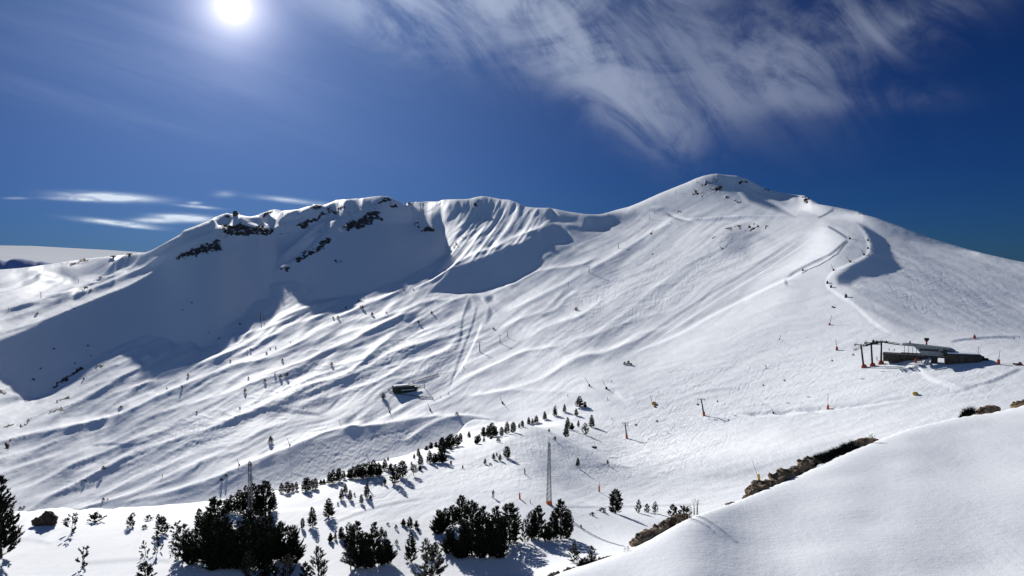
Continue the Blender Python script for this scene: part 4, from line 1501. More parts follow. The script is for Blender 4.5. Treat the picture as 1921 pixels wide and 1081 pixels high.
plant([(2, 1046, 139, 'dense', 1.0)], 'cut by the left edge of the photo', 'pines at bottom left', 'pine with drooping side branches')
plant([(135, 998, 29, 'sparse'), (126, 981, 7, 'bush'), (178, 978, 12, 'bush', 1.2), (245, 989, 20, 'young'), (271, 991, 5, 'bush', 1.2), (279, 975, 7, 'bush'),
       (297, 976, 11, 'young'), (304, 1001, 30, 'young', 1.1), (332, 1010, 26, 'sparse', 1.3), (296, 1035, 35, 'sparse', .7), (273, 1043, 23, 'sparse'), (155, 1064, 31, 'sparse'),
       (322, 1036, 11, 'sparse'), (335, 1050, 25, 'sparse'), (273, 1088, 30, 'young', 1.3), (250, 968, 5, 'bush')],
      'on the bare snow at bottom left', 'saplings at bottom left', 'pine sapling')
plant([(435, 962, 34, 'dense', 1.2), (450, 964, 46, 'column', 1.2), (462, 966, 56, 'dense', 1.0), (476, 972, 66, 'column'), (488, 968, 60, 'dense'), (499, 970, 70, 'column', 1.1), (512, 958, 34, 'dense'), (425, 965, 30, 'broad')],
      'in back row of lower left clump', 'pines of the lower left clump')
plant([(345, 1046, 60, 'open', 1.3), (362, 1058, 62, 'broad'), (375, 1010, 56, 'dense', 1.0), (390, 1050, 90, 'broad', .9), (406, 1062, 128, 'dense', 1.25), (424, 1060, 90, 'broad'), (448, 1062, 84, 'broad', 1.0),
       (466, 1066, 108, 'dense', 1.3), (486, 1066, 108, 'broad', .9), (507, 1056, 92, 'dense', 1.0), (528, 1052, 76, 'broad', .9), (550, 1055, 68, 'bushy', .85), (438, 1066, 70, 'bushy', .8), (410, 1066, 60, 'bushy')],
      'in front of lower left clump', 'pines of the lower left clump')
plant([(468, 1092, 58, 'open', 1.2), (540, 1092, 52, 'open', 1.1), (598, 1090, 65, 'open', 1.0), (574, 1090, 34, 'young'), (506, 1090, 36, 'young', 1.3)],
      'cut by bottom edge, left half', 'pines at the bottom edge')
plant([(528, 925, 20, 'dense'), (539, 926, 23, 'column', 1.2), (548, 923, 18, 'column'), (556, 921, 18, 'dense'), (572, 922, 26, 'dense', 1.1), (577, 922, 28, 'column'), (586, 918, 20, 'dense', 1.1), (592, 918, 22, 'column'),
       (602, 909, 9, 'bushy'), (608, 908, 9, 'bushy'), (618, 908, 24, 'dense'), (625, 907, 28, 'dense'), (636, 904, 27, 'column', 1.1), (645, 900, 18, 'dense'), (656, 898, 20, 'broad'), (663, 898, 25, 'dense', 1.1), (672, 898, 28, 'column', 1.2),
       (682, 897, 30, 'broad', .9), (691, 896, 31, 'broad', .9), (701, 894, 33, 'dense', 1.3), (710, 892, 26, 'broad'), (722, 882, 22, 'dense', 1.1), (733, 885, 17, 'broad')],
      'on lower half of knoll crest row', 'pines along the knoll crest')
plant([(728, 865, 9, 'dense'), (741, 908, 40, 'dense', .9), (755, 896, 34, 'column', 1.2), (776, 892, 22, 'leggy', 1.2), (716, 908, 6, 'young'), (722, 910, 13, 'dense'), (789, 873, 22, 'dense', 1.1), (785, 857, 17, 'dense'), (788, 882, 9, 'bushy'),
       (772, 873, 8, 'dense'), (777, 861, 10, 'column')],
      'loose below knoll crest, left half', 'loose pines below the knoll crest')
plant([(800, 845, 9, 'bushy'), (808, 842, 14, 'broad'), (818, 840, 12, 'broad'), (806, 869, 26, 'dense'), (815, 868, 20, 'broad'), (823, 868, 22, 'dense', 1.1), (830, 852, 34, 'column'), (832, 868, 28, 'broad', .8), (829, 846, 28, 'dense', 1.1), (840, 842, 26, 'broad', .8),
       (846, 840, 28, 'column', 1.3), (857, 838, 25, 'dense', 1.2), (864, 829, 18, 'column'), (846, 846, 9, 'young')],
      'in thick patch midway on knoll crest', 'pines along the knoll crest')
plant([(880, 822, 14, 'dense', 1.1), (895, 833, 18, 'broad', .8), (899, 829, 16, 'dense'), (908, 829, 10, 'dense'), (907, 819, 20, 'broad', .8), (916, 820, 24, 'dense'), (923, 820, 30, 'dense', 1.3), (930, 818, 20, 'broad', .8), (935, 830, 10, 'young', 1.2), (921, 824, 6, 'bushy'),
       (941, 818, 19, 'column'), (951, 814, 25, 'dense'), (963, 812, 22, 'column', 1.1), (974, 803, 10, 'dense'), (980, 801, 13, 'column', 1.2), (992, 797, 16, 'dense'), (999, 796, 12, 'dense'), (1006, 795, 17, 'dense', 1.2),
       (1022, 788, 18, 'dense'), (1041, 781, 21, 'dense', .9), (1059, 774, 17, 'dense', .9), (1087, 764, 23, 'dense', 1.4), (1097, 764, 12, 'broad', .8), (1081, 781, 16, 'dense')],
      'on upper half of knoll crest row', 'pines along the knoll crest')
plant([(1065, 806, 25, 'dense', .9), (1062, 820, 24, 'dense'), (1073, 806, 13, 'bushy', .8), (1085, 801, 14, 'dense', .8), (1098, 816, 24, 'open'), (1110, 802, 26, 'dense', .9), (1030, 811, 7, 'young'), (1041, 826, 8, 'young')],
      'in group below top of the knoll', 'pines below the top of the knoll')
plant([(910, 871, 12, 'dense'), (926, 862, 13, 'dense', 1.1), (932, 856, 8, 'dense'), (938, 865, 15, 'dense', .9), (951, 860, 25, 'column', 1.1), (920, 873, 4, 'bush'), (846, 872, 9, 'column'), (868, 879, 7, 'dense')],
      'in scattered group left of lattice mast', 'pines left of the lattice mast')
plant([(1084, 876, 19, 'dense', .9), (1140, 871, 9, 'dense')], 'on bare slope right of lattice mast', 'lone pines right of the mast')
plant([(586, 988, 38, 'dense', .9), (617, 971, 38, 'dense', 1.1), (568, 992, 21, 'column', .8), (648, 926, 20, 'dense', .9), (641, 938, 23, 'dense', .9), (657, 938, 20, 'dense', .9), (634, 948, 7, 'dense'), (678, 945, 19, 'dense', .9), (688, 934, 27, 'column', .8),
       (695, 936, 7, 'bushy'), (665, 930, 6, 'young')],
      'loose beside lower left clump', 'loose pines on the near slope')
plant([(620, 1016, 16, 'bushy', .7), (629, 1012, 13, 'dense'), (641, 1012, 25, 'broad', .8), (655, 1030, 52, 'broad', .8), (670, 1066, 92, 'dense', 1.1), (686, 1066, 70, 'broad', 1.0), (702, 1060, 84, 'dense', .9), (658, 1070, 44, 'leggy', 1.2), (726, 1056, 44, 'bushy', .8),
       (714, 1060, 50, 'broad', .8), (716, 1008, 21, 'dense'), (723, 1010, 16, 'dense')],
      'in clump below centre left', 'pines of the clump below centre left')
plant([(743, 993, 9, 'young'), (744, 1022, 10, 'young'), (757, 986, 13, 'bushy', .8), (769, 992, 24, 'dense', 1.1), (781, 990, 14, 'bushy', .7), (784, 998, 8, 'young'), (771, 1054, 57, 'dense', 1.1), (799, 1040, 31, 'open', 1.2), (817, 1037, 20, 'young'),
       (811, 1096, 74, 'open', 1.6), (728, 985, 4, 'bush')],
      'between the two lower clumps', 'separate pines between the clumps')
plant([(824, 1000, 44, 'bushy', .8), (836, 992, 42, 'dense'), (849, 988, 43, 'column', 1.1), (845, 1036, 46, 'bushy', 1.0), (866, 985, 60, 'column', 1.1), (870, 1040, 60, 'broad'), (885, 1040, 106, 'column', 1.1), (905, 1042, 98, 'dense', 1.0),
       (918, 1042, 84, 'broad', .8), (930, 1042, 98, 'dense', 1.0), (942, 1036, 70, 'column'), (956, 1019, 80, 'column', 1.4), (900, 1046, 50, 'bushy', .8), (862, 1046, 40, 'bushy', .8), (935, 1046, 46, 'bushy', .8)],
      'in big clump at bottom centre', 'pines of the bottom centre clump')
plant([(985, 1018, 46, 'open', .9), (1000, 1010, 58, 'broad', .7), (1010, 1012, 68, 'column', 1.0), (1026, 1014, 34, 'bushy', .7), (1038, 1013, 58, 'dense'), (1052, 1012, 80, 'dense', 1.2), (1066, 1008, 56, 'column', .9)],
      'in clump below the lattice mast', 'pines of the clump below the mast')
plant([(1155, 963, 48, 'column', 1.5), (1131, 962, 8, 'bush', 1.2), (1112, 968, 6, 'bush'), (1198, 962, 26, 'open', .8), (1214, 961, 16, 'young'), (1229, 963, 23, 'open', .8), (1263, 968, 22, 'young', 1.2), (1283, 968, 16, 'bush', .9), (1077, 1055, 37, 'open', .9),
       (1110, 1068, 46, 'open', .8), (1096, 1066, 17, 'bush', .8), (1090, 990, 6, 'young')],
      'between mast clump and bank rocks', 'pines beside the bank rocks')
plant([(1172, 685, 9, 'far2'), (1179, 685, 12, 'far2'), (1184, 685, 6, 'far2')], 'in tiny mid-slope group right of centre', 'tiny pines in mid-slope', rmin=300)
plant([(508, 830, 16, 'far1'), (194, 881, 9, 'far2'), (470, 874, 9, 'far2'), (415, 902, 8, 'far2'), (424, 894, 7, 'far2'), (194, 939, 7, 'far2'), (202, 938, 4, 'far2'), (160, 903, 5, 'far1'), (38, 956, 7, 'far2'), (45, 953, 5, 'far2')],
      'among far dots low on left slope', 'far pines low on the left slope', rmin=420)
plant([(622, 686, 9, 'far2'), (538, 706, 10, 'far1'), (526, 708, 8, 'far2'), (516, 704, 5, 'far2'), (497, 716, 7, 'far2'), (460, 735, 9, 'far1'), (466, 711, 6, 'far1'), (530, 678, 7, 'far2'), (500, 664, 6, 'far2'), (470, 657, 5, 'far2'), (464, 659, 3, 'far2'),
       (507, 655, 4, 'far2'), (517, 653, 4, 'far2'), (545, 643, 3, 'far2'), (432, 678, 5, 'far2'), (353, 706, 7, 'far1'), (341, 727, 6, 'far2'), (369, 775, 5, 'far2'), (450, 767, 5, 'far2'), (313, 730, 4, 'far2'), (857, 779, 9, 'far2')],
      'among far dots mid left slope', 'far pines on the middle of the left slope', rmin=420)
plant([(625, 598, 6, 'far2'), (634, 598, 8, 'far1'), (680, 579, 9, 'far1'), (676, 576, 4, 'far1'), (698, 592, 9, 'far1'), (725, 588, 5, 'far2'), (758, 545, 4, 'far2'), (775, 544, 4, 'far2'), (785, 606, 7, 'far1'), (810, 589, 8, 'far1'), (649, 579, 5, 'far2'), (673, 565, 5, 'far2'),
       (683, 560, 3, 'far2'), (360, 569, 4, 'far2'), (343, 583, 3, 'far2'), (411, 636, 4, 'far2'), (450, 609, 5, 'far2'), (1081, 583, 10, 'far2'), (926, 618, 5, 'far2', 1.4), (392, 625, 3, 'far2')],
      'among far dots under the shaded wall', 'far pines high on the slope', rmin=600)
plant([(101, 656, 4, 'far2', 1.3), (165, 650, 4, 'far2', 1.3), (171, 668, 3, 'far2'), (141, 683, 4, 'far2'), (76, 693, 4, 'far2'), (63, 714, 5, 'far2', 1.3), (157, 713, 6, 'far1'), (227, 765, 5, 'far2', 1.8), (70, 590, 5, 'far2', 1.3), (139, 580, 3, 'far2')],
      'among far dots on shaded left slope', 'far pines on the shaded left slope', rmin=420)

# ------------------------------------------------------------------ ski-area structures
M_STEEL = vary_mat('dark_steel', (0.015, 0.016, 0.019), (0.035, 0.036, 0.04), 2.0, 0.6, metal=0.3)
M_GALV = vary_mat('galvanised_steel', (0.16, 0.17, 0.18), (0.28, 0.29, 0.30), 3.0, 0.5, metal=0.4)
M_RED = vary_mat('red_padding', (0.30, 0.045, 0.030), (0.42, 0.08, 0.05), 1.5, 0.8)
M_ORANGE = vary_mat('orange_padding', (0.50, 0.12, 0.04), (0.62, 0.17, 0.06), 1.5, 0.8)
M_YELLOW = vary_mat('yellow_padding', (0.52, 0.33, 0.05), (0.66, 0.44, 0.08), 1.5, 0.8)
M_ROOF = vary_mat('grey_canopy', (0.16, 0.18, 0.19), (0.24, 0.26, 0.27), 0.5, 0.55)
M_GLASS = new_mat('dark_glazing', (0.010, 0.011, 0.013), 0.3, 0, 0.3)
M_STONE = vary_mat('rough_stone_wall', (0.030, 0.025, 0.020), (0.10, 0.082, 0.066), 1.1, 0.9, 0.6)
M_GREEN = vary_mat('green_cladding', (0.014, 0.030, 0.020), (0.026, 0.046, 0.032), 0.6, 0.8)
M_SNOWCAP = new_mat('settled_snow', (0.85, 0.87, 0.9), 0.7, 0, 0.12)
M_WOOD = vary_mat('weathered_wood', (0.06, 0.045, 0.035), (0.14, 0.11, 0.085), 3, 0.9)
M_BLACK = new_mat('black_rubber', (0.012, 0.012, 0.013), 0.8)


def to_cam(p):
    """turn so that local -y faces the viewer"""
    return math.atan2(-p.x, p.y) * 1.0


def px(p, n):
    """n photo pixels in metres at a place"""
    return n * math.hypot(p.x, p.y) / FPX


# -- chairlift towers
def lift_tower(name, u, v, hp, label, group, arms=1, pad=None, lean=0.0, width=4.4, rz=None, rmin=30, along=None):
    p = at(u, v, rmin)
    H = px(p, hp)
    t = empty(name, p, 0, label=label, category='lift tower', group=group)
    face = to_cam(p) if rz is None else rz
    t.rotation_euler = (0, 0, face)
    k = H / 12.0
    MB().tube([(0, 0, -1.5), (lean * H * .5, 0, H * .5), (lean * H, 0, H * .93)], [.55 * k, .45 * k, .34 * k], 10).build('mast', M_STEEL, t, smooth=True)
    for a in range(arms):
        z = H * (.92 - .13 * a)
        w = width * k * (1 if a == 0 else .9)
        x0 = lean * z
        MB().box((x0, 0, z), (w, .32 * k, .34 * k)).build('crossarm', M_STEEL, t, bevel=.03)
        for sx in (-1, 1):
            m = MB()
            m.box((x0 + sx * w * .47, 0, z - .28 * k), (.18 * k, 3.0 * k, .16 * k))
            for j in range(6):
                y = (-1.25 + .5 * j) * k
                m.tube([(x0 + sx * w * .47 - .16 * k, y, z - .42 * k), (x0 + sx * w * .47 + .16 * k, y, z - .42 * k)], .2 * k, 8)
            m.build('sheave_train', M_STEEL, t)
    MB().tube([(lean * H, 0, H * .9), (lean * H - .1, 0, H)], .06 * k, 4).box((lean * H, .5 * k, H * .99), (.08, 1.2 * k, .1)).build('top_bracket', M_STEEL, t)
    MB().box((.5 * k, 0, H * .45), (.06, .4 * k, H * .85)).build('ladder', M_STEEL, t)
    if pad:
        MB().tube([(0, 0, -.6), (lean * 2, 0, .2 * H)], [.95 * k, .80 * k], 8).build('padding', pad, t, smooth=True)
    t['top'] = [p.x + lean * H * math.cos(face), p.y + lean * H * math.sin(face), p.z + H * .86]
    return t


G_A = 'towers of the near chairlift'
towerA = [lift_tower('lift_tower', 690, 916, 26, 'dark lift tower rising among the pines on the near slope', G_A, 1, None, -.06),
          lift_tower('lift_tower', 1176, 822, 31, 'dark two-armed lift tower with ochre pad and long shadow', G_A, 2, M_ORANGE, -.12),
          lift_tower('lift_tower', 1321, 780, 33, 'leaning dark lift tower with orange pad on the open piste', G_A, 1, M_ORANGE, -.18, width=5)]


def triple(u, v, hp, w, label):
    p = at(u, v, 200)
    H = px(p, hp)
    t = empty('station_tower', p, to_cam(p), label=label, category='lift tower', group='three station towers')
    lean = {1621: -.13, 1637: -.07, 1653: -.01}[u]
    MB().tube([(0, 0, -1.5), (lean * H, 0, H * .90)], [.62, .50], 12).build('mast', M_STEEL, t, smooth=True)
    MB().tube([(0, 0, -.6), (0, 0, .4), (lean * 2, 0, 2.0)], [1.75, 1.75, 1.1], 12).ball((0, 0, 1.0), 1.6, 10, 6, sq=(1.05, 1.05, .7)).build('padding', M_RED, t, smooth=True)
    x0 = lean * H
    MB().box((x0, 0, H * .90), (6.4, .5, .45)).build('crossarm', M_STEEL, t, bevel=.04)
    for sx in (-1, 1):
        m = MB().box((x0 + sx * 2.9, 0, H * .90 + .25), (.3, 9.0, .22))
        for j in range(12):
            y = -4.2 + j * .76
            m.tube([(x0 + sx * 2.9 - .2, y, H * .90 + .5), (x0 + sx * 2.9 + .2, y, H * .90 + .5)], .3, 8)
        m.build('sheave_train', M_STEEL, t)
        MB().box((x0 + sx * 3.5, 0, H * .90 - .3), (.9, 8.5, .06)).tube([(x0 + sx * 3.9, -4.2, H * .9 - .3), (x0 + sx * 3.9, -4.2, H * .9 + .8), (x0 + sx * 3.9, 4.2, H * .9 + .8), (x0 + sx * 3.9, 4.2, H * .9 - .3)], .04, 4).build('walkway', M_STEEL, t)
    t['top'] = [p.x, p.y, p.z + H]
    return t


tri = [triple(1621, 690, 43, 0, 'left one of three thick black towers on round red pads'),
       triple(1637, 687, 44, 0, 'middle one of three thick black towers on round red pads'),
       triple(1653, 683, 42, 0, 'right one of three thick black towers on round red pads')]

p0, p2 = at(1621, 690, 200), at(1653, 683, 200)
girder = empty('guide_rail', (0, 0, 0), label='long black rail carried over the three red-padded towers', category='lift rail')
for off in (0.0, 2.6):
    m = MB()
    A = at(1604, 690, 200) + Vector((0, off, px(p0, 30)))
    B = at(1625, 689, 200) + Vector((0, off, px(p0, 37)))
    C_ = at(1655, 683, 200) + Vector((0, off, px(p0, 37)))
    D = at(1690, 672, 200) + Vector((0, off, px(p0, 22)))
    m.tube([A, B, C_, D], .28, 6)
    m.tube([A + Vector((0, 0, .9)), B + Vector((0, 0, .9)), C_ + Vector((0, 0, .9)), D + Vector((0, 0, .9))], .13, 5)
    for i in range(26):
        q = A.lerp(B, i / 7) if i < 7 else (B.lerp(C_, (i - 7) / 10) if i < 17 else C_.lerp(D, (i - 17) / 9))
        m.tube([q, q + Vector((0, 0, .9))], .10, 4)
    m.build('rail_truss', M_STEEL, girder)


# -- the cable and the chairs hanging from it
def tops(t, side):
    x, y, z = t['top']
    f = t.rotation_euler.z
    return Vector((x + side * 2.0 * math.cos(f), y + side * 2.0 * math.sin(f), z))


cableA = empty('lift_cable', (0, 0, 0), label='thin haul cable strung between the near lift towers', category='cable')
spans = {}
for side in (-1, 1):
    chain = [at(430, 990, 60) + Vector((0, 0, 6))] + [tops(t, side) for t in towerA] + [Vector(tri[0]['top']) + Vector((side * 2, 0, -1.0))]
    m = MB()
    for i in range(len(chain) - 1):
        a, b = chain[i], chain[i + 1]
        L = (b - a).length
        pts = []
        for k in range(17):
            t_ = k / 16
            q = a.lerp(b, t_)
            q.z -= 4 * t_ * (1 - t_) * L * .018
            pts.append(q)
        m.tube(pts, .028, 4, caps=False)
        spans[(side, i)] = (a, b, L)
    m.build('cable', M_STEEL, cableA)


def make_chair():
    r = empty('lift_chair', category='lift chair')
    MB().tube([(0, 0, 0), (0, 0, -.5), (.25, 0, -1.0), (.25, 0, -2.3)], .05, 5).build('hanger', M_STEEL, r)
    MB().box((0, -.05, -2.85), (2.2, .55, .10)).build('seat', M_STEEL, r, bevel=.02)
    MB().box((0, .28, -2.45), (2.2, .08, .70)).build('backrest', M_STEEL, r, bevel=.02)
    MB().tube([(-1.1, .3, -2.9), (-1.1, .3, -2.0), (1.1, .3, -2.0), (1.1, .3, -2.9)], .045, 5).tube([(-1.1, .2, -2.1), (-1.1, -.5, -2.5), (1.1, -.5, -2.5), (1.1, .2, -2.1)], .035, 5).build('frame', M_STEEL, r)
    return Kind(r)


chair = make_chair()
chairs = [(860, 865, -1, 1), (895, 852, 1, 1), (967, 845, -1, 1), (1007, 832, 1, 1), (1076, 823, -1, 1), (1115, 812, 1, 1), (1192, 799, -1, 2), (1232, 778, 1, 2), (1309, 760, -1, 2),
          (1347, 740, 1, 3), (1433, 721, -1, 3), (1471, 702, 1, 3), (1562, 680, -1, 3), (1601, 660, 1, 3)]
for i, (u, v, sd, sp_) in enumerate(chairs):
    a, b, L = spans[(sd, sp_)]
    best = min(range(0, 101), key=lambda k: abs(project(*(a.lerp(b, k / 100)))[0] - u))
    t_ = best / 100
    q = a.lerp(b, t_)
    q.z -= 4 * t_ * (1 - t_) * L * .018
    chair.place(q, math.atan2((b - a).y, (b - a).x) - math.pi / 2, 1.15, label=f'empty lift chair, {ORD[i + 1]} from left, hanging over the piste', group='chairs of the near chairlift')

# -- far chairlift
G_B = 'towers of the far chairlift'
for u, v, hp, rm, lab in ((796, 728, 13, 500, 'low lift tower beside the green valley station'), (900, 660, 19, 500, 'lift tower with pine-like top in mid-slope above the station'),
                          (938, 643, 15, 500, 'plain thin lift tower on the small hump'), (952, 633, 12, 500, 'wide-armed lift tower just behind the thin one'),
                          (1066, 538, 8, 700, 'small lift tower below the lone upper pine line'), (1105, 512, 13, 700, 'lift tower on the rib halfway up the mountain'),
                          (1160, 467, 11, 800, 'lift tower two thirds up the mountain'), (1219, 412, 9, 900, 'lower of two small towers near the traverse path'),
                          (1228, 402, 7, 900, 'upper of two small towers near the traverse path'), (1268, 362, 5, 900, 'topmost tiny lift tower under the summit rocks'),
                          (77, 560, 11, 800, 'tiny lift tower on the sunlit rolls at far left'), (16, 585, 7, 800, 'tiny lift tower closest to the left photo edge'),
                          (147, 531, 7, 800, 'tiny lift tower behind the sunlit hump at far left'),
                          (489, 600, 13, 700, 'left of two thin towers on the sunlit shelf'), (495, 600, 9, 700, 'right of two thin towers on the sunlit shelf')):
    lift_tower('lift_tower', u, v, hp, lab, G_B, 1, None, -.02, width=6.0, rmin=rm)


# small far stations on the left ridge
for u, v, w, lab in ((213, 484, 9, 'left of two tiny lift stations on the far left ridge'), (243, 480, 9, 'right of two tiny lift stations on the far left ridge'), (188, 522, 6, 'tiny lift station below the far left ridge')):
    p = at(u, v, 900)
    W_ = px(p, w)
    t = empty('ridge_station', p, to_cam(p), label=lab, category='lift station', group='far ridge stations')
    MB().box((0, 0, W_ * .30), (W_, W_ * .6, W_ * .22), top=.8).build('canopy', M_STEEL, t)
    MB().box((0, 0, W_ * .08), (W_ * .3, W_ * .3, W_ * .5)).build('support', M_STEEL, t)

# -- lattice masts
M_LAT = vary_mat('mast_steel', (0.10, 0.10, 0.11), (0.20, 0.20, 0.21), 2.0, 0.6, metal=0.2)


def lattice_mast(u, v, hp, base_w, top_w, label, foot, pale=False):
    p = at(u, v, 30)
    H = px(p, hp)
    t = empty('lattice_mast', p, to_cam(p) + .3, label=label, category='mast')
    bw, tw = px(p, base_w) / 2, px(p, top_w) / 2
    cor = lambda z, i: Vector(((bw + (tw - bw) * z / H) * (1, -1, -1, 1)[i], (bw + (tw - bw) * z / H) * (1, 1, -1, -1)[i], z))
    r = px(p, .42)
    m = MB()
    for i in range(4):
        m.tube([cor(0, i) - Vector((0, 0, 1)), cor(H, i)], r, 4)
    m.build('legs', M_LAT, t)
    b = MB()
    n = 26
    for k in range(n):
        z0, z1 = H * k / n, H * (k + 1) / n
        for i in range(4):
            j = (i + 1) % 4
            b.tube([cor(z0, i), cor(z1, j)] if k % 2 else [cor(z0, j), cor(z1, i)], r * .62, 3, caps=False)
            b.tube([cor(z1, i), cor(z1, j)], r * .55, 3, caps=False)
    b.build('bracing', M_LAT, t)
    a = MB().tube([(0, 0, H), (0, 0, H * 1.02)], r * 2, 5)
    for z, w in ((.97, 3.0), (.90, 2.2), (.83, 2.8)):
        a.tube([(-px(p, w), 0, H * z), (px(p, w), 0, H * z)], r * .8, 4)
        a.box((px(p, w), 0, H * z), (r * 2.4, r * 2.4, px(p, 2.4)))
    a.build('antennas', M_LAT, t)
    if foot:
        MB().box((0, 0, px(p, 3.0)), (bw * 2.6, bw * 2.6, px(p, 6)), top=.8).build('padding', M_ORANGE, t, bevel=.1)
    return t


lattice_mast(1030, 946, 117, 8.5, 2.6, 'tall dark lattice mast standing on an orange base', True)
lattice_mast(470, 985, 115, 8, 3.5, 'pale lattice mast half hidden in the lower left pines', False)

# -- summit station of the near chairlift (right)
G_S = at(1735, 672, 300)
fz = to_cam(G_S)


def st(u, v, dz=0.0, rmin=300):
    return at(u, v, rmin) + Vector((0, 0, dz))


P1 = st(1750, 681)
k1 = px(P1, 1.0)
t = empty('lift_terminal', P1, fz, label='long grey-canopied lift terminal with two dark window bands', category='lift station')
L_, Hc = 84 * k1, 17 * k1
x0, x1 = -46 * k1, 40 * k1
z0 = 13 * k1
shell = [(x0, z0 + 16.5 * k1), (x0 + 8 * k1, z0 + 17.5 * k1), (x1 - 16 * k1, z0 + 13 * k1), (x1 - 9 * k1, z0 + 10 * k1), (x1, z0 - .5 * k1), (x1 - 10 * k1, z0 - 1.5 * k1), (x0 + 30 * k1, z0 + .5 * k1), (x0 + 24 * k1, z0 + 8 * k1), (x0 + 18 * k1, z0 + 13.5 * k1), (x0, z0 + 14.5 * k1)]
MB().prism(shell, -4.2, 4.2).build('canopy', M_ROOF, t, bevel=.12)
for xa, xb, za in ((x0 + 26 * k1, x0 + 54 * k1, 9.2), (x0 + 57 * k1, x0 + 76 * k1, 7.6)):
    MB().box(((xa + xb) / 2, -4.23, z0 + za * k1), (xb - xa, .1, 3.6 * k1)).build('window', M_GLASS, t)
MB().box((x0 + 70 * k1, -4.23, z0 + 2.8 * k1), (14 * k1, .1, 2.4 * k1)).build('window', M_GLASS, t)
MB().box((2 * k1, 0, 6 * k1), (10 * k1, 3.0, 15 * k1)).build('pillar', M_STEEL, t, bevel=.1)
MB().box((-8 * k1, 0, z0 - 2.2 * k1), (58 * k1, 6.5, 2.2 * k1)).build('machinery_deck', M_STEEL, t)
MB().box((x0 + 12 * k1, 0, z0 + 18.5 * k1), (2 * k1, 1.0, 6 * k1)).build('flue', M_STEEL, t)
mm = MB()
for j in range(5):
    mm.tube([(x0 + (4 + 6 * j) * k1, -3, z0 + (14 - j) * k1), (x0 + (4 + 6 * j) * k1, -3, 4 * k1)], .12, 4)
mm.box((x0 + 14 * k1, -2.5, z0 + 2 * k1), (30 * k1, 1.2, 1.0 * k1), rz=0)
mm.build('support_frame', M_STEEL, t)

P2 = st(1705, 675)
t = empty('stone_building', P2, fz, label='long low stone building with flat roof left of the terminal', category='building')
MB().box((-6 * k1, 2, 2.0 * k1), (68 * k1, 10, 12 * k1)).build('wall', M_STONE, t, bevel=.05)
MB().box((-6 * k1, 2, 8.4 * k1), (70 * k1, 11, .8 * k1)).build('roof', M_STEEL, t)
MB().box((16 * k1, -3.3, 1.5 * k1), (28 * k1, 1.6, 10 * k1)).build('annex', M_STONE, t, bevel=.05)
for xx in (-22, -10, 2):
    MB().box((xx * k1, -3.06, 5.5 * k1), (5 * k1, .16, 3.0 * k1)).build('window', M_GLASS, t)
mm = MB()
for j in range(12):
    mm.tube([((-38 + 6 * j) * k1, -3.2, 8.8 * k1), ((-38 + 6 * j) * k1, -3.2, 11.2 * k1)], .07, 4)
mm.box((-5 * k1, -3.2, 11.2 * k1), (68 * k1, .1, .1))
mm.build('roof_railing', M_STEEL, t)

P3 = st(1806, 680)
k3 = px(P3, 1.0)
t = empty('stone_hut', P3, fz + .12, label='square stone hut with snowy flat roof right of the terminal', category='hut')
MB().box((0, 0, 5 * k3), (50 * k3, 8, 17 * k3)).build('wall', M_STONE, t, bevel=.05)
MB().box((-2 * k3, -.6, 14.2 * k3), (46 * k3, 10, 2.0 * k3)).build('roof', M_STEEL, t, bevel=.05)
MB().box((-2 * k3, -.6, 15.8 * k3), (45 * k3, 9.6, 1.3 * k3), top=.97).build('roof_snow', M_SNOWCAP, t, bevel=.1)
for xx, w in ((-12, 5), (4, 4), (13, 4)):
    MB().box((xx * k3, -4.06, 8 * k3), (w * k3, .16, 4 * k3)).build('window', M_GLASS, t)
MB().box((-3 * k3, -4.06, 6 * k3), (4 * k3, .16, 8 * k3)).build('door', M_WOOD, t)
MB().box((-27 * k3, -3, 14 * k3), (4 * k3, 1, 9 * k3)).box((-27 * k3, -3, 19 * k3), (7 * k3, 2, 4 * k3)).build('corner_post', M_STEEL, t)
mm = MB().tube([(22 * k3, 0, 13 * k3), (22 * k3, 0, 27 * k3)], .12, 5)
for z in (18, 22, 25):
    mm.tube([(19 * k3, 0, z * k3), (25 * k3, 0, z * k3)], .07, 4)
mm.tube([(19 * k3, 0, 18 * k3), (22 * k3, 0, 27 * k3), (25 * k3, 0, 18 * k3)], .07, 4)
mm.build('aerial', M_GALV, t)

p = st(1738, 649, 0, 500)
k = px(p, 1)
t = empty('gun_tower', p, to_cam(p), label='mushroom-topped black and red snow gun tower behind the terminal', category='snow gun')
MB().tube([(0, 0, -1), (0, 0, 10 * k)], [1.4 * k, 1.2 * k], 8).build('post', M_RED, t, smooth=True)
MB().tube([(0, 0, 7 * k), (0, 0, 10 * k), (0, 0, 13 * k)], [1.4 * k, 3.6 * k, 4.0 * k], 10).build('fan_housing', M_BLACK, t, smooth=True)
MB().box((-5 * k, 0, 1.2 * k), (4 * k, 2 * k, 2.6 * k)).build('side_pad', M_RED, t, bevel=.1)

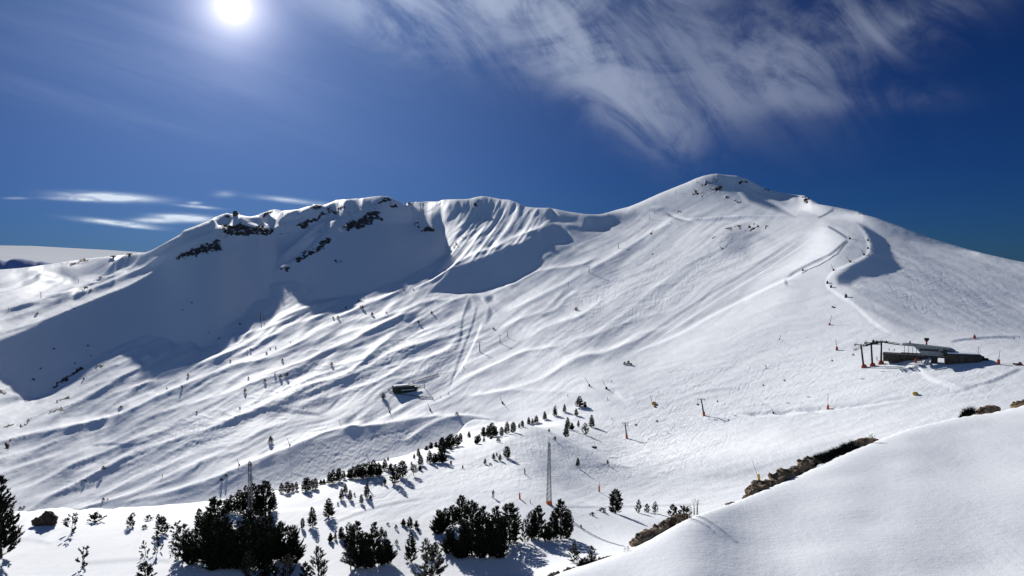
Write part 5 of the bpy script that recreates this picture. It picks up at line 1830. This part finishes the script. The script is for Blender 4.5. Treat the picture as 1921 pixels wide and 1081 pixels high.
# red fan gun in front, groomer by the hut
p = st(1722, 680)
k = px(p, 1)
t = empty('snow_fan', p, to_cam(p), label='red snow fan on arched stand before the terminal', category='snow gun')
MB().tube([(-4 * k, 0, -.5), (-3 * k, 0, 4 * k), (-1 * k, 0, 8 * k)], [1.8 * k, 2.0 * k, 2.4 * k], 8).build('body', M_RED, t, smooth=True)
MB().tube([(0, 0, 9 * k), (3.5 * k, 0, 7 * k), (5 * k, 0, 2 * k), (5.5 * k, 0, -.4)], .75 * k, 6).build('stand', M_RED, t, smooth=True)
MB().tube([(-3 * k, 0, 8 * k), (1 * k, 0, 9.5 * k)], [2.0 * k, 2.3 * k], 10).build('nozzle_ring', M_STEEL, t, smooth=True)
p = st(1845, 676)
k = px(p, 1)
t = empty('snow_groomer', p, to_cam(p), label='dark snow groomer parked right of the stone hut', category='vehicle')
MB().box((0, 0, 2.2 * k), (15 * k, 3, 2.6 * k), top=.85).build('body', M_BLACK, t, bevel=.1)
MB().box((-1 * k, 0, 4.8 * k), (5 * k, 2.4, 3.4 * k), top=.75).build('cab', M_GLASS, t, bevel=.1)
for sy in (-1.6, 1.6):
    MB().box((0, sy, .8 * k), (16 * k, .8, 2.0 * k), top=.9).build('track', M_BLACK, t, bevel=.15)
MB().box((-9.5 * k, 0, 1.5 * k), (.8 * k, 4.5, 2.4 * k)).build('blade', M_STEEL, t)

# -- valley station (left of centre)
p = at(757, 735, 500)
k = px(p, 1)
t = empty('valley_station', p, to_cam(p) + .35, label='dark green valley station with snow on its roof', category='lift station')
w, d = 38 * k, 9
MB().box((0, 0, 4.2 * k), (w, d, 12.5 * k)).build('wall', M_GREEN, t, bevel=.05)
MB().box((0, 0, 11.0 * k), (w * 1.03, d * 1.1, 1.2 * k), topy=.9).build('roof', M_GREEN, t)
MB().box((-4 * k, 1.5, 12.2 * k), (w * .80, d * .75, 1.6 * k), top=.9).build('roof_snow', M_SNOWCAP, t, bevel=.15)
MB().box((6 * k, -d / 2 - .08, 3.5 * k), (20 * k, .2, 6 * k)).build('doorway', M_GLASS, t)
MB().box((18 * k, -3, 4.5 * k), (10 * k, 5, 6 * k)).box((22 * k, -3, 8.0 * k), (16 * k, 3, 1.6 * k)).build('bullwheel_frame', M_STEEL, t)
MB().tube([(26 * k, -3, -1), (26 * k, -3, 8 * k)], .35, 6).build('post', M_STEEL, t)
MB().box((4 * k, -d / 2 - 1.2, 5.2 * k), (24 * k, 2.2, .6 * k), rz=.06).build('porch_roof', M_SNOWCAP, t)


def net_fence(name, pts, h, label, cat, mat, posts, group=None):
    """a row of posts with boards or netting following the snow"""
    W3 = [at(u, v, 400) for u, v in pts]
    t = empty(name, W3[0], 0, label=label, category=cat)
    o = W3[0]
    m = MB()
    fine = []
    for i in range(len(W3) - 1):
        for j in range(6):
            q = W3[i].lerp(W3[i + 1], j / 6)
            fine.append(Vector((q.x, q.y, ground_z(q.x, q.y))) - o)
    fine.append(W3[-1] - o)
    for i in range(len(fine) - 1):
        a, b = fine[i], fine[i + 1]
        for z in (h * .3, h * .6, h * .9):
            m.tube([a + Vector((0, 0, z)), b + Vector((0, 0, z))], h * .12, 4, caps=False)
    m.build('boards', mat, t)
    for i in range(0, len(fine), posts):
        MB().tube([fine[i] - Vector((0, 0, .4)), fine[i] + Vector((0, 0, h * 1.3))], h * .09, 5).build('post', mat, t)


net_fence('slope_fence', [(728, 733), (738, 738), (752, 741), (768, 743)], 1.2, 'dark fence curving below the valley station', 'fence', M_WOOD, 4)
net_fence('slope_fence', [(768, 743), (785, 745), (800, 747), (812, 748)], 1.3, 'straight row of posts and boards right of the valley station', 'fence', M_WOOD, 3)
net_fence('safety_net', [(773, 717), (790, 713), (806, 708), (822, 703)], 1.3, 'long dark safety net running uphill behind the valley station', 'net', M_STEEL, 5)
net_fence('safety_net', [(1504, 514), (1515, 507), (1535, 499), (1555, 488), (1570, 477), (1588, 452)], 0.8, 'dark net along the left edge of the curving run', 'net', M_STEEL, 6)
net_fence('safety_net', [(1534, 408), (1548, 402), (1562, 395)], 0.8, 'short net below the summit bowl', 'net', M_STEEL, 6)

# -- snow lances
grey = [0]


def lance(u, v, tu, tv, pad, label, w=1.0, hpad=8, rmin=30):
    p = at(u, v, rmin)
    k = px(p, 1)
    H = (v - tv) * k
    t = empty('snow_lance', p, to_cam(p), label=label, category='snow lance', group='snow lances along the runs')
    dx_ = (tu - u) * k
    MB().tube([(0, 0, -.5), (dx_ * .3, 0, H * .3), (dx_, 0, H)], [max(.07, .5 * k), max(.05, .42 * k), max(.03, .30 * k)], 6).build('pole', M_GALV if pad in (M_YELLOW,) else M_STEEL, t)
    MB().tube([(dx_, 0, H), (dx_ * 1.02, -.1, H * 1.04)], max(.06, .5 * k), 6).build('nozzle_head', M_STEEL, t)
    MB().tube([(dx_ * .0, 0, -.4), (dx_ * .08, 0, hpad * k)], [w * 2.4 * k, w * 2.0 * k], 8).build('padding', pad, t, bevel=.03)


for a in ((1424, 903, 1413, 869, M_YELLOW, 'snow lance with a thick yellow pad above the bank rocks', 1.1, 13), (1553, 768, 1553, 742, M_ORANGE, 'snow lance with small orange pad on the piste edge', .9, 7),
          (1124, 923, 1124, 904, M_ORANGE, 'snow lance with tall thin orange pad right of the mast', .75, 12), (975, 936, 974, 923, M_ORANGE, 'stubby orange-padded snow lance left of the mast', .75, 11),
          (1570, 657, 1568, 639, M_RED, 'snow lance with red pad left of the three towers', .9, 6), (1556, 610, 1559, 594, M_RED, 'red-footed snow lance below the end of the curving run', .8, 3),
          (1138, 730, 1130, 713, M_STEEL, 'right of two leaning lances above the knoll top', .9, 4), (1106, 725, 1098, 709, M_STEEL, 'left of two leaning lances above the knoll top', .7, 4),
          (943, 757, 938, 745, M_STEEL, 'leaning lance on the valley run below mid-slope', .7, 4), (807, 770, 803, 757, M_STEEL, 'leaning lance below the row of fence posts', .7, 4),
          (731, 774, 727, 760, M_STEEL, 'leaning lance below the pale shrub', .7, 4), (544, 836, 539, 822, M_STEEL, 'leaning lance on the sunlit crest at lower left', .6, 3),
          (449, 873, 445, 861, M_STEEL, 'leaning lance left of the small crest pine', .6, 3), (1451, 776, 1448, 768, M_STEEL, 'bent dark stub lance at the end of the long bank', .7, 3),
          (1462, 638, 1464, 630, M_GALV, 'faint grey lance high on the smooth slope', .4, 2), (995, 944, 995, 936, M_STEEL, 'thin dark stake left of the mast foot', .4, 3),
          (1594, 449, 1593, 443, M_STEEL, 'stub at the upper bend of the curving run', .9, 3), (1628, 452, 1628, 447, M_STEEL, 'highest stub on the outer edge of the curving run', .7, 3),
          (1628, 467, 1628, 462, M_STEEL, 'second stub on the outer edge of the curving run', .7, 3), (1621, 479, 1617, 470, M_STEEL, 'leaning lance at the outer bend of the curving run', .8, 3),
          (1595, 492, 1589, 483, M_STEEL, 'leaning lance midway down the curving run', .8, 3), (1564, 508, 1560, 498, M_STEEL, 'leaning lance above the narrow of the curving run', .8, 3),
          (1552, 532, 1552, 526, M_STEEL, 'dark stub at the narrow of the curving run', .8, 4), (1559, 540, 1559, 535, M_STEEL, 'dark stub just below the narrow of the curving run', .8, 4),
          (1587, 558, 1586, 551, M_STEEL, 'thick dark stub lowest on the curving run', 1.0, 5), (1506, 508, 1506, 503, M_STEEL, 'stub on the inner edge of the curving run', .7, 3),
          (1828, 635, 1828, 628, M_RED, 'red-padded stub beyond the station on the far run', .9, 5), (1873, 684, 1874, 664, M_RED, 'red-padded lance right of the stone hut', 1.0, 8),
          (1638, 646, 1638, 638, M_STEEL, 'dark sign-like post behind the middle tower', .9, 7), (1615, 655, 1615, 646, M_STEEL, 'thin dark post behind the left tower', .5, 3)):
    lance(*a)

for u, v, w, mat, lab in ((1227, 759, 9, M_YELLOW, 'low yellow mattress heap on the piste'), (1717, 741, 9, M_YELLOW, 'yellow round mattress below the station'), (1229, 764, 5, M_ORANGE, 'small orange mattress just below the yellow heap')):
    p = at(u, v, 200)
    k = px(p, 1)
    MB().ball((0, 0, w * .22 * k), w * .5 * k, 12, 7, .05, trng, (1.1, .7, .75)).build('crash_mattress', mat, loc=p, rz=to_cam(p), smooth=True)
    tag(bpy.data.objects[-1] if False else COL.objects[-1], label=lab, cat='mattress', group='crash mattresses')
p = at(1221, 757, 200)
lance(1224, 758, 1220, 743, M_STEEL, 'leaning lance rising from the yellow mattress heap', .5, 2)
p = at(1909, 685, 300)
k = px(p, 1)
t = empty('lift_sledge', p, to_cam(p), label='red and dark low machine at the right photo edge', category='machine')
MB().box((0, 0, 1.6 * k), (14 * k, 2, 2 * k), top=.9).build('body', M_STEEL, t, bevel=.1)
MB().box((3 * k, -.3, 3.6 * k), (5 * k, 1.4, 3 * k), top=.8).build('hood', M_RED, t, bevel=.1)
p = at(1563, 577, 300)
k = px(p, 1)
t = empty('groomer', p, to_cam(p), label='small dark groomer alone on the wide upper run', category='vehicle')
MB().box((0, 0, .8 * k), (6 * k, 2.4, 1.1 * k), top=.85).build('body', M_BLACK, t, bevel=.1)
MB().box((-1 * k, 0, 1.6 * k), (2 * k, 2, 1.0 * k), top=.75).build('cab', M_GLASS, t)

# ------------------------------------------------------------------ people on skis
CLOTH = [new_mat('jacket_' + n, c, .8) for n, c in (('dark', (.02, .022, .03)), ('red', (.25, .03, .03)), ('blue', (.03, .06, .2)), ('green', (.03, .09, .05)))]
M_SKIN = new_mat('skin', (.45, .28, .2), .6)


def skinned(name, pts, edges, radii, mat, parent=None, levels=1):
    """smooth body grown from a stick figure (skin + subdivision, baked to a mesh)"""
    me = bpy.data.meshes.new(name)
    me.from_pydata(pts, edges, [])
    o = bpy.data.objects.new(name, me)
    COL.objects.link(o)
    sk = o.modifiers.new('skin', 'SKIN')
    for i, r in enumerate(radii):
        me.skin_vertices[0].data[i].radius = (r, r)
    me.skin_vertices[0].data[0].use_root = True
    sub = o.modifiers.new('sub', 'SUBSURF')
    sub.levels = sub.render_levels = levels
    dg = bpy.context.evaluated_depsgraph_get()
    m2 = bpy.data.meshes.new_from_object(o.evaluated_get(dg))
    m2.name = name
    m2.polygons.foreach_set('use_smooth', [True] * len(m2.polygons))
    m2.materials.clear()
    m2.materials.append(mat)
    o.modifiers.clear()
    o.data = m2
    o.parent = parent
    return o


def make_skier(mat, crouch=.0):
    r = empty('person', category='person')
    z = lambda h: h * (1 - crouch)
    P_ = [(0, 0, z(.95)), (0, -.03, z(1.15)), (0, -.08, z(1.38)), (0, -.1, z(1.50)), (0, -.12, z(1.66)), (0, -.12, z(1.76)),
          (-.19, -.09, z(1.42)), (-.30, -.20, z(1.18)), (-.27, -.42, z(1.08)), (.19, -.09, z(1.42)), (.30, -.20, z(1.18)), (.27, -.42, z(1.08)),
          (-.10, 0, z(.88)), (-.13, -.14, z(.50)), (-.13, .02, .08), (-.13, -.14, .06), (.10, 0, z(.88)), (.13, -.14, z(.50)), (.13, .02, .08), (.13, -.14, .06)]
    E_ = [(0, 1), (1, 2), (2, 3), (3, 4), (4, 5), (2, 6), (6, 7), (7, 8), (2, 9), (9, 10), (10, 11), (0, 12), (12, 13), (13, 14), (14, 15), (0, 16), (16, 17), (17, 18), (18, 19)]
    R_ = [.15, .15, .17, .07, .11, .08, .08, .065, .05, .08, .065, .05, .10, .08, .065, .06, .10, .08, .065, .06]
    skinned('body', P_, E_, R_, mat, r)
    MB().ball((0, -.12, z(1.70)), .135, 8, 6).build('helmet', M_BLACK, r, smooth=True)
    for sx in (-.13, .13):
        MB().box((sx, -.05, .02), (.08, 1.7, .025)).build('ski', M_STEEL, r)
        MB().tube([(sx * 2.1, -.42, z(1.08)), (sx * 2.6, .25, .05)], .012, 4).build('pole', M_STEEL, r)
    return Kind(r)


SK = [make_skier(CLOTH[0]), make_skier(CLOTH[1], .12), make_skier(CLOTH[2], .08)]
for i, (u, v, h, kd, rm, lab) in enumerate((
        (688, 855, 9, 0, 420, 'lone dark-clad skier with long shadow in the valley below the crest'), (637, 793, 6, 0, 420, 'dark-clad skier on the run above the sunlit crest'),
        (568, 830, 4, 2, 420, 'tiny skier on the sunlit crest at lower left'), (664, 774, 4, 0, 420, 'tiny skier on the run left of the pale shrub'),
        (826, 746, 3.5, 0, 420, 'tiny skier just right of the fence end'), (841, 740, 5, 0, 420, 'skier at the foot of the groomed strip'),
        (305, 895, 6, 0, 420, 'thin dark skier low on the left slope'), (812, 750, 6, 1, 420, 'skier in red at the end of the fence posts'),
        (1147, 718, 5, 0, 300, 'tiny skier above the knoll right of the lances'), (1235, 737, 4, 0, 300, 'tiny skier on the bare slope above the mattress'),
        (1140, 751, 5, 0, 300, 'skier on the track below the lances'), (1148, 788, 5, 2, 200, 'low dark figure on the piste beside the near towers'),
        (1330, 787, 3.5, 0, 200, 'tiny skier just below the leaning tower'), (1437, 691, 6, 0, 300, 'dark crouching skier on the open slope left of the towers'),
        (1645, 676, 6, 2, 300, 'skier standing between the middle and right towers'), (1902, 637, 4, 0, 420, 'left of two tiny skiers near the right photo edge'),
        (1912, 635, 4, 0, 420, 'right of two tiny skiers near the right photo edge'), (1065, 744, 4, 0, 420, 'tiny skier near the lone pine on the knoll top'),
        (985, 891, 4, 0, 150, 'tiny dark figure on the open snow left of the mast'), (870, 690, 4, 0, 450, 'tiny skier on the groomed strip'),
        (822, 687, 4, 0, 450, 'tiny skier left of the groomed strip'), (1042, 762, 4, 0, 150, 'skier beside the highest crest pines'), (925, 934, 4, 0, 150, 'tiny stooping figure above the bottom centre clump'))):
    p = at(u, v, rm)
    s = px(p, h) / 1.78
    s = min(max(s, .9), 2.2)
    SK[kd].place(p, trng.uniform(-1.5, 1.5), s if s < 1.35 else 1.35, label=lab, group='skiers')
for i, (u, lab) in enumerate(((1674, 'left of two people standing on the stone building roof'), (1682, 'right of two people standing on the stone building roof'))):
    p = st(1705, 675)
    q = Matrix.Rotation(fz, 4, 'Z') @ Vector(((u - 1705) * k1, -1.0, 13.9 * k1))
    SK[1 if i else 2].place(p + q, .4 * i, 1.0, label=lab, group='skiers')

# pale bare shrub by the valley station
g = random.Random(5)
M_TWIG = vary_mat('bare_twigs', (.16, .15, .12), (.26, .24, .20), 3, .9)
p = at(719, 748, 450)
k = px(p, 1)
m = MB()
for i in range(170):
    a, b_ = g.uniform(0, 6.28), g.uniform(.1, 1.35)
    L = 9 * k * g.uniform(.6, 1)
    d = Vector((math.cos(a) * math.sin(b_) * .9, math.sin(a) * math.sin(b_) * .9, math.cos(b_) * 1.5)) * L
    m.tube([Vector((0, 0, -.2)), d * .5 + Vector((g.uniform(-.4, .4), 0, 0)), d + Vector((g.uniform(-1, 1), g.uniform(-1, 1), g.uniform(-.5, .5))) * k], [.10, .07, .05], 3, caps=False)
m.build('bare_shrub', M_TWIG, loc=p)
tag(COL.objects[-1], 'pale leafless round shrub left of the valley station', 'shrub')

# ------------------------------------------------------------------ rocks and scrub along the snow bank
M_ROCK = vary_mat('brown_rock', (0.085, 0.052, 0.027), (0.46, 0.32, 0.19), 2.2, 0.92, 0.9, 8, stretch=(1, 1, 1.8))
M_SCRUB = vary_mat('dry_juniper', (0.016, 0.013, 0.007), (0.050, 0.038, 0.020), 5, 0.95)
M_STRAW = new_mat('dry_stalk', (0.16, 0.12, 0.07), .9)


def rough(name, mat, u0, v0, u1, v1, thick_px, label, cat, seed, spike=0.0, dist=None, jag=.55, group=None, nseg=None):
    """elongated outcrop between two photo points on the lip of the bank"""
    g = random.Random(seed)
    a0, a1 = az_e(u0, v0)[0], az_e(u1, v1)[0]
    r0 = float(np.interp(a0, AZ, LIPR[0])) if dist is None else dist
    r1 = float(np.interp(a1, AZ, LIPR[0])) if dist is None else dist
    A, B = ray(u0, v0 - thick_px * .30), ray(u1, v1 - thick_px * .30)
    A, B = A * (r0 * 1.03 / math.hypot(A.x, A.y)), B * (r1 * 1.03 / math.hypot(B.x, B.y))
    O = (A + B) / 2
    L = (B - A).length
    th = thick_px * (r0 + r1) / 2 / FPX
    vs, fs = [], []
    n = nseg or max(12, int(L / th * 7))
    m = 14
    ax = (B - A).normalized()
    side = ax.cross(Vector((0, 0, 1))).normalized()
    up_ = side.cross(ax)
    for i in range(n + 1):
        t = i / n
        env = (math.sin(math.pi * min(max(t, .02), .98)) ** .45)
        for j in range(m):
            q = 2 * math.pi * j / m
            nz = 1 + jag * (float(vnoise(np.array([t * n / 2.4 + seed]), np.array([j / 1.8 + seed]), seed)[0]) + .6 * float(vnoise(np.array([t * n / .9]), np.array([j / .8]), seed + 1)[0]))
            rr_ = th * env * nz * .5 * (1 + .35 * float(vnoise(np.array([t * n / 7.0]), np.array([seed * 1.0]), seed + 2)[0]))
            c = A.lerp(B, t) - O
            vs.append(c + side * math.cos(q) * rr_ * 1.5 + up_ * (math.sin(q) * rr_ * (1.0 if math.sin(q) > 0 else 2.2)))
    for i in range(n):
        for j in range(m):
            fs.append((i * m + j, i * m + (j + 1) % m, (i + 1) * m + (j + 1) % m, (i + 1) * m + j))
    fs += [tuple(range(m)), tuple(reversed(range(n * m, n * m + m)))]
    mb = MB()
    mb.add(vs, fs)
    if spike:
        # scrub: uneven cushions of twigs rather than one body
        mb = MB()
        nb = max(3, int(L / th * 2.2))
        for i in range(nb):
            t = (i + g.uniform(-.3, .3)) / nb
            rad = th * g.uniform(.28, .62)
            c = A.lerp(B, t) - O + up_ * g.uniform(-.25, .05) * th
            mb.ball(c, rad, 9, 6, .3, g, (1.3, 1.0, .7))
            for _ in range(90):
                a_, b_ = g.uniform(0, 6.283), g.uniform(0, 1.7)
                d = Vector((math.cos(a_) * math.sin(b_), math.sin(a_) * math.sin(b_), math.cos(b_)))
                q = c + d * rad * .7
                d = (d + Vector((g.uniform(-.4, .4), g.uniform(-.4, .4), g.uniform(0, .5)))).normalized() * spike * g.uniform(.5, 1.4)
                s_ = d.orthogonal().normalized() * spike * .11
                mb.add([q - s_, q + s_, q + d], [(0, 1, 2)])
    o = mb.build(name, mat, loc=O)
    tag(o, label, cat, group)
    return o


GR = 'rocks on the lip of the snow bank'
rough('rock', M_ROCK, 1026, 1088, 1049, 1078, 12, 'small brown rock at the bottom edge, lowest on the snow bank', 'rock', 1, group=GR)
rough('rock', M_ROCK, 1055, 1079, 1092, 1070, 13, 'flat brown rock above the lowest one on the bank', 'rock', 2, group=GR)
rough('rock', M_ROCK, 1115, 1058, 1150, 1047, 9, 'low brown rock between saplings and bank', 'rock', 3, group=GR)
rough('dry_scrub', M_SCRUB, 1090, 1066, 1118, 1060, 9, 'dark scrub tuft beside the lowest bank rocks', 'scrub', 4, spike=.07)
rough('rock', M_ROCK, 1184, 1028, 1226, 1006, 24, 'rounded tan boulder at the foot of the long rock', 'rock', 5, group=GR, jag=.5)
rough('rock', M_ROCK, 1222, 1010, 1268, 976, 17, 'long tan rock slab rising along the bank', 'rock', 6, group=GR, jag=.5)
rough('rock', M_ROCK, 1262, 978, 1290, 968, 10, 'darker end block of the long tan slab', 'rock', 7, group=GR)
rough('rock', M_ROCK, 1361, 949, 1377, 944, 5, 'single little dark stone on the bank edge', 'rock', 8, group=GR)
rough('rock', M_ROCK, 1395, 938, 1420, 930, 8, 'dark low start of the brown rock band', 'rock', 9, group=GR)
rough('rock', M_ROCK, 1408, 932, 1454, 912, 22, 'widest brown rock of the long band', 'rock', 10, group=GR)
rough('rock', M_ROCK, 1446, 914, 1500, 888, 20, 'rugged brown rock next to the juniper scrub', 'rock', 11, group=GR)
rough('rock', M_ROCK, 1498, 886, 1530, 866, 17, 'dark brown rock under the lower scrub', 'rock', 12, group=GR)
rough('dry_scrub', M_SCRUB, 1522, 874, 1602, 841, 13, 'long band of dark juniper scrub between the brown rocks', 'scrub', 13, spike=.12, jag=.6)
rough('rock', M_ROCK, 1594, 842, 1646, 829, 13, 'tan flat rock at the upper end of the band', 'rock', 14, group=GR, jag=.45)
rough('rock', M_ROCK, 1732, 806, 1752, 801, 5, 'small dark stone halfway up the bank edge', 'rock', 15, group=GR)
rough('dry_scrub', M_SCRUB, 1803, 786, 1816, 783, 5, 'lower dark sprig on the upper bank', 'scrub', 16, spike=.10)
rough('dry_scrub', M_SCRUB, 1812, 781, 1828, 775, 7, 'taller dark sprig on the upper bank', 'scrub', 17, spike=.16)
rough('rock', M_ROCK, 1832, 781, 1874, 768, 13, 'mossy brown rock high on the bank edge', 'rock', 18, group=GR, jag=.45)
rough('rock', M_ROCK, 1896, 764, 1935, 752, 8, 'dark rock at the right photo edge', 'rock', 19, group=GR)
M_DARKROCK = vary_mat('dark_brown_rock', (0.020, 0.013, 0.009), (0.075, 0.050, 0.034), 1.6, 0.92, 0.9, 8)
# the lone rock at far left
p = at(86, 985, 30)
k = px(p, 1)
gg = random.Random(3)
m = MB()
m.ball((4 * k, 0, 9 * k), 14 * k, 14, 9, .16, gg, (1.0, .7, .95))
m.ball((-12 * k, 0, 5 * k), 9 * k, 12, 8, .16, gg, (1.2, .7, .8))
m.build('boulder', M_DARKROCK, loc=p)
tag(COL.objects[-1], 'dark brown boulder standing alone on the snow at left', 'rock')
m = MB()
m.ball((0, 0, 0), 5 * k, 12, 7, .2, gg, (2.4, .8, .5))
m.build('boulder', M_DARKROCK, loc=at(73, 985, 30))
tag(COL.objects[-1], 'low flat dark stone before the boulder at left', 'rock')

# dry stalks poking from the bank
for i, (u, v, h, lab) in enumerate(((1292, 962, 18, 'dry stalks beside the end of the tan slab'), (1304, 956, 22, 'tallest dry stalk right of the tan slab'), (1175, 1034, 12, 'dry stalks left of the rounded boulder'), (1637, 824, 10, 'curved dry stalk above the flat tan rock'))):
    a = az_e(u, v)[0]
    r = float(np.interp(a, AZ, LIPR[0]))
    d = ray(u, v)
    p = d * (r / math.hypot(d.x, d.y))
    k = r / FPX
    m = MB()
    for j in range(9):
        x = g.uniform(-6, 6) * k
        hh = h * k * g.uniform(.35, 1)
        m.tube([(x, 0, -.1), (x + g.uniform(-2, 2) * k, 0, hh * .6), (x + g.uniform(-4, 4) * k, g.uniform(-2, 2) * k, hh)], [.4 * k, .3 * k, .25 * k], 3)
        if j % 3 == 0:
            m.ball((x, 0, hh), .9 * k, 6, 4)
    m.build('dry_stalks', M_STRAW, loc=p)
    tag(COL.objects[-1], lab, 'plant', 'dry stalks')

# crags standing on the skyline
M_CRAG = vary_mat('grey_crag', (0.03, 0.03, 0.032), (0.12, 0.11, 0.105), 0.25, 0.92, 0.8, 8)
for u, v, w, h, lab in ((441, 405, 9, 9, 'rocky knob standing on the left skyline'), (426, 408, 7, 5, 'low crag left of the rocky skyline knob'), (1513, 375, 7, 3, 'small crag on the skyline right of the summit'),
                        (725, 373, 9, 3, 'low crag on top of the left ridge'), (596, 388, 10, 3, 'flat crag on the skyline between knob and ridge top')):
    p = at(u, v, 900)
    k = px(p, 1)
    m = MB()
    for j in range(5):
        m.ball((trng.uniform(-.4, .4) * w * k, trng.uniform(-1, 1) * k, h * k * trng.uniform(.1, .45)), h * k * trng.uniform(.35, .6), 9, 6, .3, trng, (w / h * .6, .8, 1.0))
    m.build('crag', M_CRAG, loc=p)
    tag(COL.objects[-1], lab, 'rock', 'crags on the skyline')
